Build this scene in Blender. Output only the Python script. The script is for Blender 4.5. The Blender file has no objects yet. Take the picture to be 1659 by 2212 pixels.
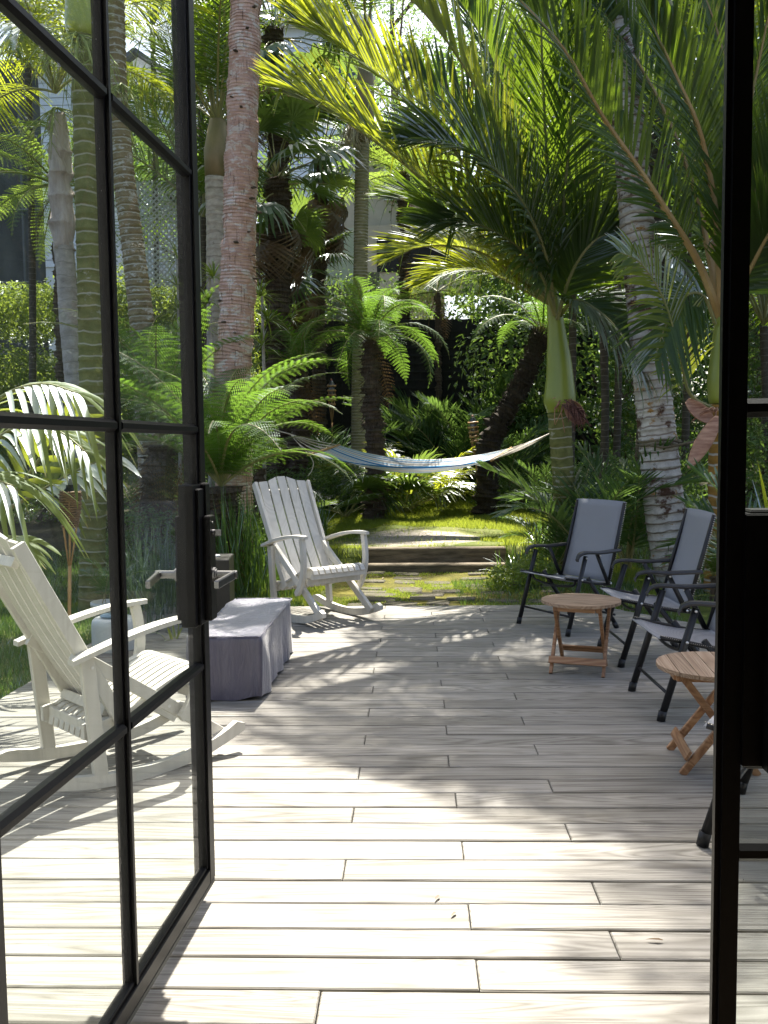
import bpy, bmesh, math, random
from mathutils import Vector, Matrix, noise
import numpy as np
R = math.radians
V = Vector
rnd = random.Random(7)
scn = bpy.context.scene
COL = scn.collection

# ---------------------------------------------------------------- camera
FPX, PU, PV = 1980.0, 829.5, 1106.0          # focal length and centre, in a 1659 x 2212 frame
CAM = V((0, 0, 1.34))
YAW, PITCH, ROLL = R(1.8), R(4.19), R(0.62)
_f = V((-math.sin(YAW) * math.cos(PITCH), math.cos(YAW) * math.cos(PITCH), -math.sin(PITCH)))
_r0 = V((math.cos(YAW), math.sin(YAW), 0))
_u0 = _r0.cross(_f)
_r = _r0 * math.cos(ROLL) - _u0 * math.sin(ROLL)
_u = _u0 * math.cos(ROLL) + _r0 * math.sin(ROLL)
cam_data = bpy.data.cameras.new('camera')
cam = bpy.data.objects.new('camera', cam_data)
COL.objects.link(cam)
cam.matrix_world = Matrix(((_r.x, _u.x, -_f.x, CAM.x), (_r.y, _u.y, -_f.y, CAM.y), (_r.z, _u.z, -_f.z, CAM.z), (0, 0, 0, 1)))
cam_data.sensor_fit = 'VERTICAL'
cam_data.sensor_height = 36.0
cam_data.lens = 36.0 * FPX / 2212.0
cam_data.clip_start = 0.05
cam_data.clip_end = 400
scn.camera = cam

# ---------------------------------------------------------------- light
SUN_EL, SUN_AZ = R(60), R(3.3)               # azimuth measured from +Y towards +X
world = bpy.data.worlds.new('World')
scn.world = world
world.use_nodes = True
wn = world.node_tree
bg = wn.nodes['Background']
sky = wn.nodes.new('ShaderNodeTexSky')
sky.sky_type = 'NISHITA'
sky.sun_disc = False
sky.sun_elevation = SUN_EL
sky.sun_rotation = SUN_AZ
sky.air_density = 0.9
sky.dust_density = 3.5
sky.ozone_density = 0.3
wn.links.new(sky.outputs[0], bg.inputs[0])
bg.inputs[1].default_value = 0.095
sun_dir = V((math.sin(SUN_AZ) * math.cos(SUN_EL), math.cos(SUN_AZ) * math.cos(SUN_EL), math.sin(SUN_EL)))
sd = bpy.data.lights.new('sun', 'SUN')
sd.energy = 5.0
sd.angle = R(0.53)
sd.color = (1.0, 0.94, 0.84)
sun = bpy.data.objects.new('sun', sd)
COL.objects.link(sun)
sun.rotation_euler = sun_dir.to_track_quat('Z', 'Y').to_euler()
sun.location = sun_dir * 30
scn.view_settings.view_transform = 'Standard'
scn.view_settings.look = 'None'
scn.view_settings.gamma = 1
scn.view_settings.use_curve_mapping = False
scn.view_settings.exposure = 1.8
scn.render.engine = 'CYCLES'
cy = scn.cycles
cy.use_denoising = True
cy.max_bounces = 8
cy.diffuse_bounces = 4
cy.glossy_bounces = 3
cy.transmission_bounces = 4
cy.transparent_max_bounces = 16
cy.caustics_reflective = False
cy.caustics_refractive = False
cy.sample_clamp_indirect = 6

# ---------------------------------------------------------------- placing helpers: measured directions to points in the garden
def ray(u, v):
    return (_f * FPX + _r * (u - PU) - _u * (v - PV)).normalized()
def G(u, v, z=0.0):                          # the point at height z along a direction
    d = ray(u, v); t = (z - CAM.z) / d.z
    return CAM + d * t
def At(u, v, y):                             # the point at distance y from the house
    d = ray(u, v); t = (y - CAM.y) / d.y
    return CAM + d * t
def proj(p):
    q = V(p) - CAM
    k = FPX / q.dot(_f)
    return PU + q.dot(_r) * k, PV - q.dot(_u) * k

# ---------------------------------------------------------------- materials
def new_mat(name):
    m = bpy.data.materials.new(name)
    m.use_nodes = True
    nt = m.node_tree
    nt.nodes.clear()
    out = nt.nodes.new('ShaderNodeOutputMaterial')
    return m, nt, out
def nd(nt, typ, ins=None, **props):
    n = nt.nodes.new(typ)
    for k, v in props.items():
        setattr(n, k, v)
    for k, v in (ins or {}).items():
        s = n.inputs[k]
        if hasattr(v, 'is_output') or isinstance(v, bpy.types.NodeSocket):
            nt.links.new(v, s)
        else:
            if isinstance(v, tuple) and len(v) == 3 and s.type == 'RGBA':
                v = (*v, 1)
            s.default_value = v
    return n
def ramp(nt, fac, stops):
    n = nd(nt, 'ShaderNodeValToRGB', {'Fac': fac})
    el = n.color_ramp.elements
    while len(el) > 1:
        el.remove(el[-1])
    el[0].position = stops[0][0]; el[0].color = (*stops[0][1], 1)
    for p, c in stops[1:]:
        e = el.new(p); e.color = (*c, 1)
    return n.outputs[0]
def mathn(nt, op, a, b=0.0, c=0.0, clamp=False):
    n = nd(nt, 'ShaderNodeMath', operation=op, use_clamp=clamp)
    for i, x in enumerate((a, b, c)):
        if isinstance(x, bpy.types.NodeSocket): nt.links.new(x, n.inputs[i])
        else: n.inputs[i].default_value = x
    return n.outputs[0]
def mixc(nt, fac, a, b, mode='MIX'):
    n = nd(nt, 'ShaderNodeMix', data_type='RGBA', blend_type=mode)
    for i, x in ((0, fac), (6, a), (7, b)):
        if isinstance(x, bpy.types.NodeSocket): nt.links.new(x, n.inputs[i])
        else: n.inputs[i].default_value = (*x, 1) if isinstance(x, tuple) else x
    return n.outputs[2]
def coords(nt, which='Object', scale=(1, 1, 1), rand=0.0):
    tc = nd(nt, 'ShaderNodeTexCoord')
    o = tc.outputs[which]
    if rand:
        oi = nd(nt, 'ShaderNodeObjectInfo')
        w = nd(nt, 'ShaderNodeVectorMath', {0: o}, operation='ADD')
        s = nd(nt, 'ShaderNodeVectorMath', operation='SCALE')
        cb = nd(nt, 'ShaderNodeCombineXYZ', {0: oi.outputs['Random'], 1: oi.outputs['Random'], 2: oi.outputs['Random']})
        nt.links.new(cb.outputs[0], s.inputs[0]); s.inputs['Scale'].default_value = rand
        nt.links.new(s.outputs[0], w.inputs[1])
        o = w.outputs[0]
    m = nd(nt, 'ShaderNodeMapping', {'Vector': o, 'Scale': scale})
    return m.outputs[0]
def noisen(nt, vec, scale=5, detail=4, rough=0.55, dist=0.0):
    return nd(nt, 'ShaderNodeTexNoise', {'Vector': vec, 'Scale': scale, 'Detail': detail, 'Roughness': rough, 'Distortion': dist}).outputs['Fac']
def bumpn(nt, h, strength=0.3, dist=0.01):
    return nd(nt, 'ShaderNodeBump', {'Height': h, 'Strength': strength, 'Distance': dist}).outputs[0]

def simple_mat(name, c1, c2=None, rough=0.7, scale=6, metallic=0.0, bump=0.0, stretch=(1, 1, 1), spec=0.5, contrast=(0.3, 0.7), rand=3.0, bdist=0.01, coat=0.0):
    m, nt, out = new_mat(name)
    p = nd(nt, 'ShaderNodeBsdfPrincipled', {'Roughness': rough, 'Metallic': metallic, 'Specular IOR Level': spec, 'Coat Weight': coat})
    vec = coords(nt, 'Object', stretch, rand)
    f = noisen(nt, vec, scale, 5, 0.6)
    col = ramp(nt, f, [(contrast[0], c1), (contrast[1], c2 or c1)])
    nt.links.new(col, p.inputs['Base Color'])
    if bump:
        f2 = noisen(nt, vec, scale * 4, 4, 0.6)
        nt.links.new(bumpn(nt, f2, bump, bdist), p.inputs['Normal'])
    nt.links.new(p.outputs[0], out.inputs[0])
    return m

def leaf_mat(name, c1, c2, tr, tfac=0.45, rough=0.45, gloss=0.08, tip=None, tip_at=0.9, scale=1.2):
    """c1..c2 leaf colour range, tr colour of light coming through; tip = colour of dried tips (uses UV.y along the leaflet)"""
    m, nt, out = new_mat(name)
    vec = coords(nt, 'Object', (1, 1, 1), 9.0)
    f = noisen(nt, vec, scale, 3, 0.6)
    col = ramp(nt, f, [(0.3, c1), (0.7, c2)])
    trc = mixc(nt, f, tuple(x * 0.75 for x in tr), tr)
    if tip:
        uv = nd(nt, 'ShaderNodeUVMap')
        sep = nd(nt, 'ShaderNodeSeparateXYZ', {0: uv.outputs[0]})
        fine = noisen(nt, vec, 9.0, 2, 0.6)
        k = mathn(nt, 'ADD', sep.outputs[1], mathn(nt, 'MULTIPLY', mathn(nt, 'SUBTRACT', fine, 0.5), 0.3))
        k = mathn(nt, 'MULTIPLY', mathn(nt, 'SUBTRACT', k, tip_at), 9.0, clamp=True)
        col = mixc(nt, k, col, tip)
        trc = mixc(nt, k, trc, tuple(x * 0.8 for x in tip))
    d = nd(nt, 'ShaderNodeBsdfDiffuse', {'Color': col})
    t = nd(nt, 'ShaderNodeBsdfTranslucent', {'Color': trc})
    g = nd(nt, 'ShaderNodeBsdfGlossy', {'Color': (0.9, 0.95, 1.0, 1), 'Roughness': rough + 0.1})
    mx = nd(nt, 'ShaderNodeMixShader', {0: tfac, 1: d.outputs[0], 2: t.outputs[0]})
    fr = nd(nt, 'ShaderNodeFresnel', {'IOR': 1.45})
    gf = mathn(nt, 'ADD', mathn(nt, 'MULTIPLY', fr.outputs[0], 0.28 if gloss > 0.05 else 0.06), gloss * 0.15, clamp=True)
    mx2 = nd(nt, 'ShaderNodeMixShader', {0: gf, 1: mx.outputs[0], 2: g.outputs[0]})
    nt.links.new(mx2.outputs[0], out.inputs[0])
    return m

# ---------------------------------------------------------------- mesh builder
class MB:
    def __init__(s):
        s.v = []; s.f = []; s.uv = []; s.mi = []; s.m = 0
    def add(s, verts, faces, uvs=None):
        b = len(s.v)
        s.v.extend(tuple(p) for p in verts)
        for i, f in enumerate(faces):
            s.f.append(tuple(b + k for k in f))
            s.mi.append(s.m)
            if uvs is None: s.uv.extend([(0, 0)] * len(f))
            else: s.uv.extend(uvs[k] for k in f)
    def box(s, c, size, rot=None, bev=0.0):
        """box centred at c; rot = 3x3 Matrix; bev = chamfer of the vertical outline"""
        hx, hy, hz = size[0] / 2, size[1] / 2, size[2] / 2
        P = []
        if bev <= 0:
            P = [V((x, y, z)) for z in (-hz, hz) for x, y in ((-hx, -hy), (hx, -hy), (hx, hy), (-hx, hy))]
            F = [(3, 2, 1, 0), (4, 5, 6, 7), (0, 1, 5, 4), (1, 2, 6, 5), (2, 3, 7, 6), (3, 0, 4, 7)]
        else:
            b = bev
            ring = lambda i, z: [V((x, y, z)) for x, y in ((-hx + i, -hy + i), (hx - i, -hy + i), (hx - i, hy - i), (-hx + i, hy - i))]
            L = [ring(b, -hz), ring(0, -hz + b), ring(0, hz - b), ring(b, hz)]
            P = [p for r_ in L for p in r_]
            F = [(3, 2, 1, 0), (12, 13, 14, 15)]
            for k in range(3):
                for i in range(4):
                    j = (i + 1) % 4
                    F.append((4 * k + i, 4 * k + j, 4 * k + 4 + j, 4 * k + 4 + i))
        if rot is not None: P = [rot @ p for p in P]
        c = V(c)
        s.add([p + c for p in P], F)
    def bar(s, a, b, w, h, up=(0, 0, 1), bev=0.0):
        """beam from a to b, w wide (across), h high (along up)"""
        a, b = V(a), V(b)
        d = b - a; L = d.length; d.normalize()
        up = V(up)
        if abs(d.dot(up)) > 0.99: up = V((0, 1, 0))
        x = d.cross(up).normalized(); z = x.cross(d).normalized()
        rot = Matrix((x, d, z)).transposed()
        s.box((a + b) / 2, (w, L, h), rot, bev)
    def tube(s, pts, r, seg=8, cap=True, rx=None, flat=1.0, up=None):
        """swept tube; r number or list; flat = height/width ratio"""
        pts = [V(p) for p in pts]; n = len(pts)
        rr = r if isinstance(r, (list, tuple)) else [r] * n
        ref = V(up) if up else V((0, 0, 1))
        vs = []; uvs = []; L = 0
        px = None
        for i, p in enumerate(pts):
            t = (pts[min(i + 1, n - 1)] - pts[max(i - 1, 0)]).normalized()
            x = px if px is not None else t.cross(ref)
            if x.length < 0.05: x = t.cross(V((0, 1, 0)))
            x = (x - t * x.dot(t)).normalized()
            if px is not None and x.dot(px) < 0: x = -x
            px = x
            y = x.cross(t).normalized()
            if i: L += (p - pts[i - 1]).length
            for k in range(seg + 1 if False else seg):
                a = 2 * math.pi * k / seg
                vs.append(p + x * math.cos(a) * rr[i] + y * math.sin(a) * rr[i] * flat)
                uvs.append((k / seg, L))
        F = []
        for i in range(n - 1):
            for k in range(seg):
                j = (k + 1) % seg
                F.append((i * seg + k, i * seg + j, (i + 1) * seg + j, (i + 1) * seg + k))
        if cap:
            F.append(tuple(range(seg - 1, -1, -1)))
            F.append(tuple((n - 1) * seg + k for k in range(seg)))
        s.add(vs, F, uvs)
    def prism(s, poly, x0, x1, axes='yz'):
        """extrude 2D polygon (y,z) between x0 and x1"""
        n = len(poly)
        P = [V((x0, a, b)) for a, b in poly] + [V((x1, a, b)) for a, b in poly]
        F = [tuple(range(n - 1, -1, -1)), tuple(range(n, 2 * n))]
        for i in range(n):
            j = (i + 1) % n
            F.append((i, j, n + j, n + i))
        s.add(P, F)
    def lathe(s, prof, c=(0, 0, 0), seg=24):
        c = V(c); P = []; F = []
        for r_, z in prof:
            for k in range(seg):
                a = 2 * math.pi * k / seg
                P.append(c + V((r_ * math.cos(a), r_ * math.sin(a), z)))
        for i in range(len(prof) - 1):
            for k in range(seg):
                j = (k + 1) % seg
                F.append((i * seg + k, i * seg + j, (i + 1) * seg + j, (i + 1) * seg + k))
        F.append(tuple(range(seg - 1, -1, -1)))
        F.append(tuple((len(prof) - 1) * seg + k for k in range(seg)))
        s.add(P, F)
    def mesh(s, name, mats, smooth=False):
        me = bpy.data.meshes.new(name)
        me.from_pydata(s.v, [], s.f)
        for m in (mats if isinstance(mats, (list, tuple)) else [mats]):
            me.materials.append(m)
        ul = me.uv_layers.new(name='UVMap')
        ul.data.foreach_set('uv', np.array(s.uv, dtype=np.float32).ravel())
        if any(s.mi): me.polygons.foreach_set('material_index', s.mi)
        if smooth: me.polygons.foreach_set('use_smooth', [True] * len(me.polygons))
        me.update()
        return me
    def obj(s, name, mats, parent=None, smooth=False):
        return link(name, s.mesh(name, mats, smooth), parent)
def link(name, me, parent=None, mat=None):
    o = bpy.data.objects.new(name, me)
    COL.objects.link(o)
    if parent is not None: o.parent = parent
    if mat is not None: o.matrix_local = mat
    return o
def tag(o, label=None, cat=None, group=None, kind=None):
    if label: o['label'] = label
    if cat: o['category'] = cat
    if group: o['group'] = group
    if kind: o['kind'] = kind
    return o
def empty(name, loc=(0, 0, 0), rz=0.0, label=None, cat=None, group=None, kind=None):
    o = bpy.data.objects.new(name, None)
    COL.objects.link(o)
    o.empty_display_size = 0.1
    o.location = loc
    o.rotation_euler = (0, 0, rz)
    tag(o, label, cat, group, kind)
    return o
KIDS = {}
def copy_tree(o, parent=None, ch=None):
    if ch is None:
        ch = {}
        for q in COL.objects:
            if q.parent is not None: ch.setdefault(q.parent.name, []).append(q)
    c = o.copy(); COL.objects.link(c)
    if parent is not None: c.parent = parent
    for q in ch.get(o.name, []): copy_tree(q, c, ch)
    return c
def bez(p0, p1, p2, t):
    return p0 * (1 - t) ** 2 + p1 * 2 * t * (1 - t) + p2 * t * t
def catmull(pts, n):
    """smooth path through pts, n samples per span"""
    pts = [V(p) for p in pts]
    P = [pts[0] * 2 - pts[1]] + pts + [pts[-1] * 2 - pts[-2]]
    out = []
    for i in range(1, len(P) - 2):
        for k in range(n):
            t = k / n
            a, b, c, d = P[i - 1], P[i], P[i + 1], P[i + 2]
            out.append(0.5 * ((2 * b) + (c - a) * t + (2 * a - 5 * b + 4 * c - d) * t * t + (3 * b - a - 3 * c + d) * t ** 3))
    out.append(pts[-1])
    return out

# ---------------------------------------------------------------- colours
M = {}
def wood_mat(name, c1, c2, c3, grain=1.0, rough=0.65, per=0.25, axis='x', spec=0.4, weather=False):
    """long grain along the local x (or y) axis, each piece a little different"""
    m, nt, out = new_mat(name)
    sc = (0.9, 14, 14) if axis == 'x' else ((14, 0.9, 14) if axis == 'y' else (14, 14, 0.9))
    vec = coords(nt, 'Object', sc, 37.0)
    f = noisen(nt, vec, 2.0 * grain, 6, 0.65, 0.6)
    vec2 = coords(nt, 'Object', tuple(s * 0.25 for s in sc), 23.0)
    w = nd(nt, 'ShaderNodeTexNoise', {'Vector': vec2, 'Scale': 1.6 * grain, 'Detail': 2.0, 'Distortion': 1.2}).outputs['Fac']
    rings = mathn(nt, 'FRACT', mathn(nt, 'MULTIPLY', w, 14.0))
    rings = mathn(nt, 'MULTIPLY', mathn(nt, 'ABSOLUTE', mathn(nt, 'SUBTRACT', rings, 0.5)), 2.0)
    k = mathn(nt, 'ADD', mathn(nt, 'MULTIPLY', f, 0.6), mathn(nt, 'MULTIPLY', rings, 0.4))
    col = ramp(nt, k, [(0.22, c1), (0.5, c2), (0.78, c3)])
    oi = nd(nt, 'ShaderNodeObjectInfo')
    dk = mathn(nt, 'ADD', mathn(nt, 'MULTIPLY', oi.outputs['Random'], per), 1.0 - per / 2)
    col = mixc(nt, 1.0, col, nd(nt, 'ShaderNodeCombineXYZ', {0: dk, 1: dk, 2: dk}).outputs[0], 'MULTIPLY')
    if weather:
        st = noisen(nt, coords(nt, 'Object', (1.2, 2.5, 1), 41.0), 1.7, 5, 0.6, 0.8)
        col = mixc(nt, mathn(nt, 'MULTIPLY', mathn(nt, 'SUBTRACT', st, 0.42), 2.2, clamp=True), col, mixc(nt, 1.0, col, (0.70, 0.69, 0.64), 'MULTIPLY'))
        dk2 = noisen(nt, coords(nt, 'Object', (6, 60, 1), 19.0), 3.0, 3, 0.7)
        col = mixc(nt, mathn(nt, 'MULTIPLY', mathn(nt, 'SUBTRACT', dk2, 0.62), 5.0, clamp=True), col, mixc(nt, 1.0, col, (0.55, 0.5, 0.44), 'MULTIPLY'))
    p = nd(nt, 'ShaderNodeBsdfPrincipled', {'Base Color': col, 'Roughness': rough, 'Specular IOR Level': spec, 'Normal': bumpn(nt, k, 0.35, 0.004)})
    nt.links.new(p.outputs[0], out.inputs[0])
    return m
M['deck'] = wood_mat('weathered_decking', (0.125, 0.116, 0.098), (0.22, 0.21, 0.187), (0.29, 0.279, 0.252), 1.25, 0.6, 0.30, spec=0.3, weather=True)
M['white_wood'] = wood_mat('white_washed_timber', (0.46, 0.445, 0.395), (0.50, 0.485, 0.435), (0.535, 0.52, 0.47), 0.5, 0.5, 0.08, 'z')
M['acacia'] = wood_mat('oiled_acacia', (0.18, 0.085, 0.04), (0.28, 0.15, 0.075), (0.37, 0.22, 0.12), 1.0, 0.5, 0.3, 'x')
M['acacia_top'] = wood_mat('weathered_acacia', (0.17, 0.11, 0.07), (0.27, 0.185, 0.12), (0.36, 0.27, 0.19), 1.0, 0.6, 0.3, 'x')
M['sleeper'] = simple_mat('old_sleeper', (0.06, 0.048, 0.03), (0.20, 0.16, 0.105), 0.9, 5, bump=0.6, stretch=(1, 6, 6))
M['black_steel'] = simple_mat('black_steel', (0.004, 0.004, 0.0048), (0.0065, 0.0065, 0.0075), 0.40, 60, metallic=0.0, bump=0.05, spec=0.16)
M['black_seal'] = simple_mat('rubber_seal', (0.02, 0.022, 0.021), (0.03, 0.034, 0.032), 0.6, 30)
M['tube'] = simple_mat('black_powder_coat', (0.008, 0.0085, 0.010), (0.013, 0.014, 0.016), 0.42, 60, spec=0.35)
M['plastic'] = simple_mat('black_plastic', (0.010, 0.0105, 0.012), (0.016, 0.017, 0.019), 0.45, 30)
M['chrome'] = simple_mat('brushed_nickel', (0.13, 0.13, 0.135), (0.17, 0.17, 0.175), 0.33, 40, metallic=1.0)
M['rivet'] = simple_mat('steel_rivet', (0.6, 0.6, 0.6), (0.7, 0.7, 0.7), 0.35, 40, metallic=0.8)
M['bamboo'] = simple_mat('bamboo', (0.36, 0.20, 0.08), (0.50, 0.32, 0.15), 0.5, 5, stretch=(6, 6, 1), bump=0.1)
M['wicker'] = simple_mat('bamboo_wicker', (0.10, 0.055, 0.028), (0.24, 0.14, 0.07), 0.7, 30, bump=0.3)
M['soil'] = simple_mat('dark_soil', (0.022, 0.017, 0.011), (0.06, 0.045, 0.03), 0.95, 8, bump=0.8, bdist=0.03)
M['stone'] = simple_mat('mossy_stone', (0.10, 0.095, 0.085), (0.24, 0.22, 0.19), 0.85, 7, bump=0.5)
M['plaster_in'] = simple_mat('inner_wall', (0.45, 0.44, 0.42), (0.5, 0.49, 0.47), 0.8, 4)
M['floor_in'] = simple_mat('dark_floor', (0.07, 0.05, 0.035), (0.12, 0.09, 0.06), 0.5, 6, stretch=(1, 10, 1))
M['planter_white'] = simple_mat('pale_plastic', (0.55, 0.57, 0.57), (0.62, 0.64, 0.64), 0.4, 5)
M['black_box'] = simple_mat('black_planter', (0.010, 0.010, 0.008), (0.017, 0.016, 0.012), 0.5, 4)
M['spathe'] = simple_mat('dry_spathe', (0.20, 0.08, 0.045), (0.52, 0.30, 0.19), 0.7, 5, stretch=(1, 1, 6), bump=0.4)
M['spathe_in'] = simple_mat('spathe_lining', (0.07, 0.025, 0.025), (0.20, 0.09, 0.07), 0.8, 14, stretch=(1, 1, 8), bump=0.5)
M['rope'] = simple_mat('cotton_rope', (0.48, 0.44, 0.38), (0.6, 0.56, 0.5), 0.9, 50)
M['dark_rope'] = simple_mat('old_rope', (0.10, 0.085, 0.05), (0.17, 0.14, 0.09), 0.9, 50)

# grill-cover fabric
m, nt, out = new_mat('violet_grey_cover')
vec = coords(nt, 'Object', (1, 1, 1), 0)
f = noisen(nt, vec, 3.5, 5, 0.6, 0.5)
f2 = noisen(nt, coords(nt, 'Object', (10, 10, 2), 0), 3, 4, 0.6, 1.5)
wv = noisen(nt, vec, 420, 1, 0.5)
col = ramp(nt, f, [(0.3, (0.036, 0.034, 0.066)), (0.7, (0.054, 0.051, 0.092))])
hh = mathn(nt, 'ADD', f2, mathn(nt, 'MULTIPLY', wv, 0.04))
p = nd(nt, 'ShaderNodeBsdfPrincipled', {'Base Color': col, 'Roughness': 0.40, 'Specular IOR Level': 0.8, 'Sheen Weight': 0.6, 'Normal': bumpn(nt, hh, 0.55, 0.02)})
nt.links.new(p.outputs[0], out.inputs[0]); M['cover'] = m

# woven sling
def sling(name, c1, c2):
    m, nt, out = new_mat(name)
    vec = coords(nt, 'Object', (1, 1, 1), 0)
    w1 = nd(nt, 'ShaderNodeTexWave', {'Vector': vec, 'Scale': 90.0}, bands_direction='X').outputs['Fac']
    w2 = nd(nt, 'ShaderNodeTexWave', {'Vector': vec, 'Scale': 90.0}, bands_direction='Z').outputs['Fac']
    k = mathn(nt, 'MULTIPLY', w1, w2)
    n_ = noisen(nt, vec, 4, 3)
    c = mixc(nt, k, c1, c2)
    c = mixc(nt, mathn(nt, 'MULTIPLY', n_, 0.4), c, tuple(x * 0.75 for x in c1))
    d = nd(nt, 'ShaderNodeBsdfPrincipled', {'Base Color': c, 'Roughness': 0.6, 'Normal': bumpn(nt, k, 0.3, 0.002)})
    t = nd(nt, 'ShaderNodeBsdfTranslucent', {'Color': (*c2, 1)})
    mx = nd(nt, 'ShaderNodeMixShader', {0: 0.25, 1: d.outputs[0], 2: t.outputs[0]})
    nt.links.new(mx.outputs[0], out.inputs[0])
    return m
M['sling'] = sling('grey_sling', (0.26, 0.27, 0.295), (0.45, 0.46, 0.495))

# glass: thin panes, clear with an angle-dependent reflection
m, nt, out = new_mat('window_glass')
tr = nd(nt, 'ShaderNodeBsdfTransparent', {'Color': (0.93, 0.955, 0.945, 1)})
gl = nd(nt, 'ShaderNodeBsdfGlossy', {'Color': (1, 1, 1, 1), 'Roughness': 0.0})
lw_ = nd(nt, 'ShaderNodeLayerWeight', {'Blend': 0.5})
fr = type('o', (), {'outputs': [mathn(nt, 'ADD', 0.012, mathn(nt, 'MULTIPLY', mathn(nt, 'POWER', lw_.outputs['Facing'], 5.0), 0.42))]})
# dust specks and faint smears on the panes
vec = coords(nt, 'Object', (1, 1, 1), 0)
vo = nd(nt, 'ShaderNodeTexVoronoi', {'Vector': vec, 'Scale': 26.0}).outputs['Distance']
spk = mathn(nt, 'MULTIPLY', mathn(nt, 'LESS_THAN', vo, 0.035), 0.5)
sm = mathn(nt, 'MULTIPLY', noisen(nt, vec, 2.5, 4, 0.6, 1.0), 0.03)
dust = nd(nt, 'ShaderNodeBsdfDiffuse', {'Color': (0.55, 0.55, 0.5, 1)})
mx = nd(nt, 'ShaderNodeMixShader', {0: fr.outputs[0], 1: tr.outputs[0], 2: gl.outputs[0]})
mx2 = nd(nt, 'ShaderNodeMixShader', {0: mathn(nt, 'MAXIMUM', spk, sm), 1: mx.outputs[0], 2: dust.outputs[0]})
nt.links.new(mx2.outputs[0], out.inputs[0]); M['glass'] = m

# hammock cloth: stripes along the length (UV x runs across)
m, nt, out = new_mat('striped_cotton')
uv = nd(nt, 'ShaderNodeUVMap')
sep = nd(nt, 'ShaderNodeSeparateXYZ', {0: uv.outputs[0]})
k = mathn(nt, 'FRACT', mathn(nt, 'MULTIPLY', sep.outputs[0], 3.0))
n_ = nd(nt, 'ShaderNodeValToRGB', {'Fac': k}); n_.color_ramp.interpolation = 'CONSTANT'
el = n_.color_ramp.elements
el[0].position = 0.0; el[0].color = (0.06, 0.22, 0.46, 1)
el[1].position = 0.17; el[1].color = (0.68, 0.68, 0.66, 1)
for p_, c_ in ((0.30, (0.14, 0.38, 0.62)), (0.38, (0.68, 0.68, 0.66)), (0.50, (0.36, 0.30, 0.26)), (0.55, (0.66, 0.66, 0.65)), (0.68, (0.07, 0.24, 0.48)), (0.74, (0.62, 0.63, 0.64)), (0.86, (0.20, 0.42, 0.62)), (0.93, (0.68, 0.68, 0.66))):
    e = el.new(p_); e.color = (*c_, 1)
d = nd(nt, 'ShaderNodeBsdfDiffuse', {'Color': n_.outputs[0]})
t = nd(nt, 'ShaderNodeBsdfTranslucent', {'Color': n_.outputs[0]})
mx = nd(nt, 'ShaderNodeMixShader', {0: 0.4, 1: d.outputs[0], 2: t.outputs[0]})
nt.links.new(mx.outputs[0], out.inputs[0]); M['hammock'] = m

# ground: soil, lawn and moss mixes
def ground_mat(name, cols, scale=1.5, bump=0.7, rough=0.95):
    m, nt, out = new_mat(name)
    vec = coords(nt, 'Object', (1, 1, 1), 0)
    f = noisen(nt, vec, scale, 6, 0.65)
    g = noisen(nt, vec, scale * 14, 4, 0.7)
    k = mathn(nt, 'ADD', mathn(nt, 'MULTIPLY', f, 0.6), mathn(nt, 'MULTIPLY', g, 0.4))
    n = len(cols)
    col = ramp(nt, k, [(0.32 + 0.36 * i / (n - 1), c) for i, c in enumerate(cols)])
    p = nd(nt, 'ShaderNodeBsdfPrincipled', {'Base Color': col, 'Roughness': rough, 'Specular IOR Level': 0.15, 'Normal': bumpn(nt, g, bump, 0.02)})
    nt.links.new(p.outputs[0], out.inputs[0])
    return m
M['ground'] = ground_mat('garden_soil', [(0.018, 0.014, 0.009), (0.03, 0.03, 0.014), (0.055, 0.045, 0.028)])
M['lawn'] = ground_mat('lawn_soil', [(0.05, 0.075, 0.015), (0.10, 0.125, 0.03), (0.19, 0.18, 0.08)], 1.1)
M['bare'] = ground_mat('worn_lawn', [(0.16, 0.13, 0.07), (0.34, 0.31, 0.25), (0.42, 0.40, 0.36)], 2.5)
M['moss'] = ground_mat('mossy_earth', [(0.035, 0.03, 0.016), (0.10, 0.095, 0.02), (0.22, 0.19, 0.04)], 3.0)
M['paver'] = ground_mat('old_paver', [(0.08, 0.08, 0.025), (0.12, 0.11, 0.08), (0.20, 0.18, 0.15)], 7.0, 0.7, 0.9)
# ================================================================ terrain
def sstep(a, b, x):
    t = min(1, max(0, (x - a) / (b - a))); return t * t * (3 - 2 * t)
STEP_L, STEP_R = At(788, 1200, 10.4).x, At(1092, 1200, 10.4).x
def gz(x, y):
    side = 1 - sstep(STEP_L - 0.7, STEP_L - 0.1, x) * (1 - sstep(STEP_R + 0.1, STEP_R + 0.8, x))
    step = sstep(10.34, 10.46, y)
    slope = sstep(8.4, 11.2, y)
    z = -0.075 + 0.235 * (step * (1 - side) + slope * side)
    z += 0.20 * sstep(11, 16.5, y) + 0.75 * sstep(16.6, 24, y) + 3.0 * sstep(24, 60, y)
    z += 0.5 * sstep(5.0, 9.0, x) + 1.2 * sstep(-5.5, -10.0, x)
    z += 0.012 * math.sin(x * 3.1 + y * 1.7) + 0.012 * math.sin(x * 1.3 - y * 2.9)
    return z
BED_Y = lambda x: 16.6 - 0.35 * max(0, x - 0.2) + 0.25 * math.sin(x * 0.9)
def region(x, y):
    if y < 8.9 and x > -0.9 and x < 2.1 or (STEP_L - 0.3 < x < STEP_R + 0.3 and y < 10.36): return 'path'
    if y < BED_Y(x) - 0.0 and x > -2.6 + 0.12 * y * (y < 9) - (2.5 if y < 8.2 else 0) and x < 3.3 - 0.10 * y: return 'lawn'
    return 'ground'
xs = [-40, -30, -20, -15, -12] + [(-100 + 2.0 * i) / 10 for i in range(0, 88)] + [8.5, 10, 13, 18, 26, 40]
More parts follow.
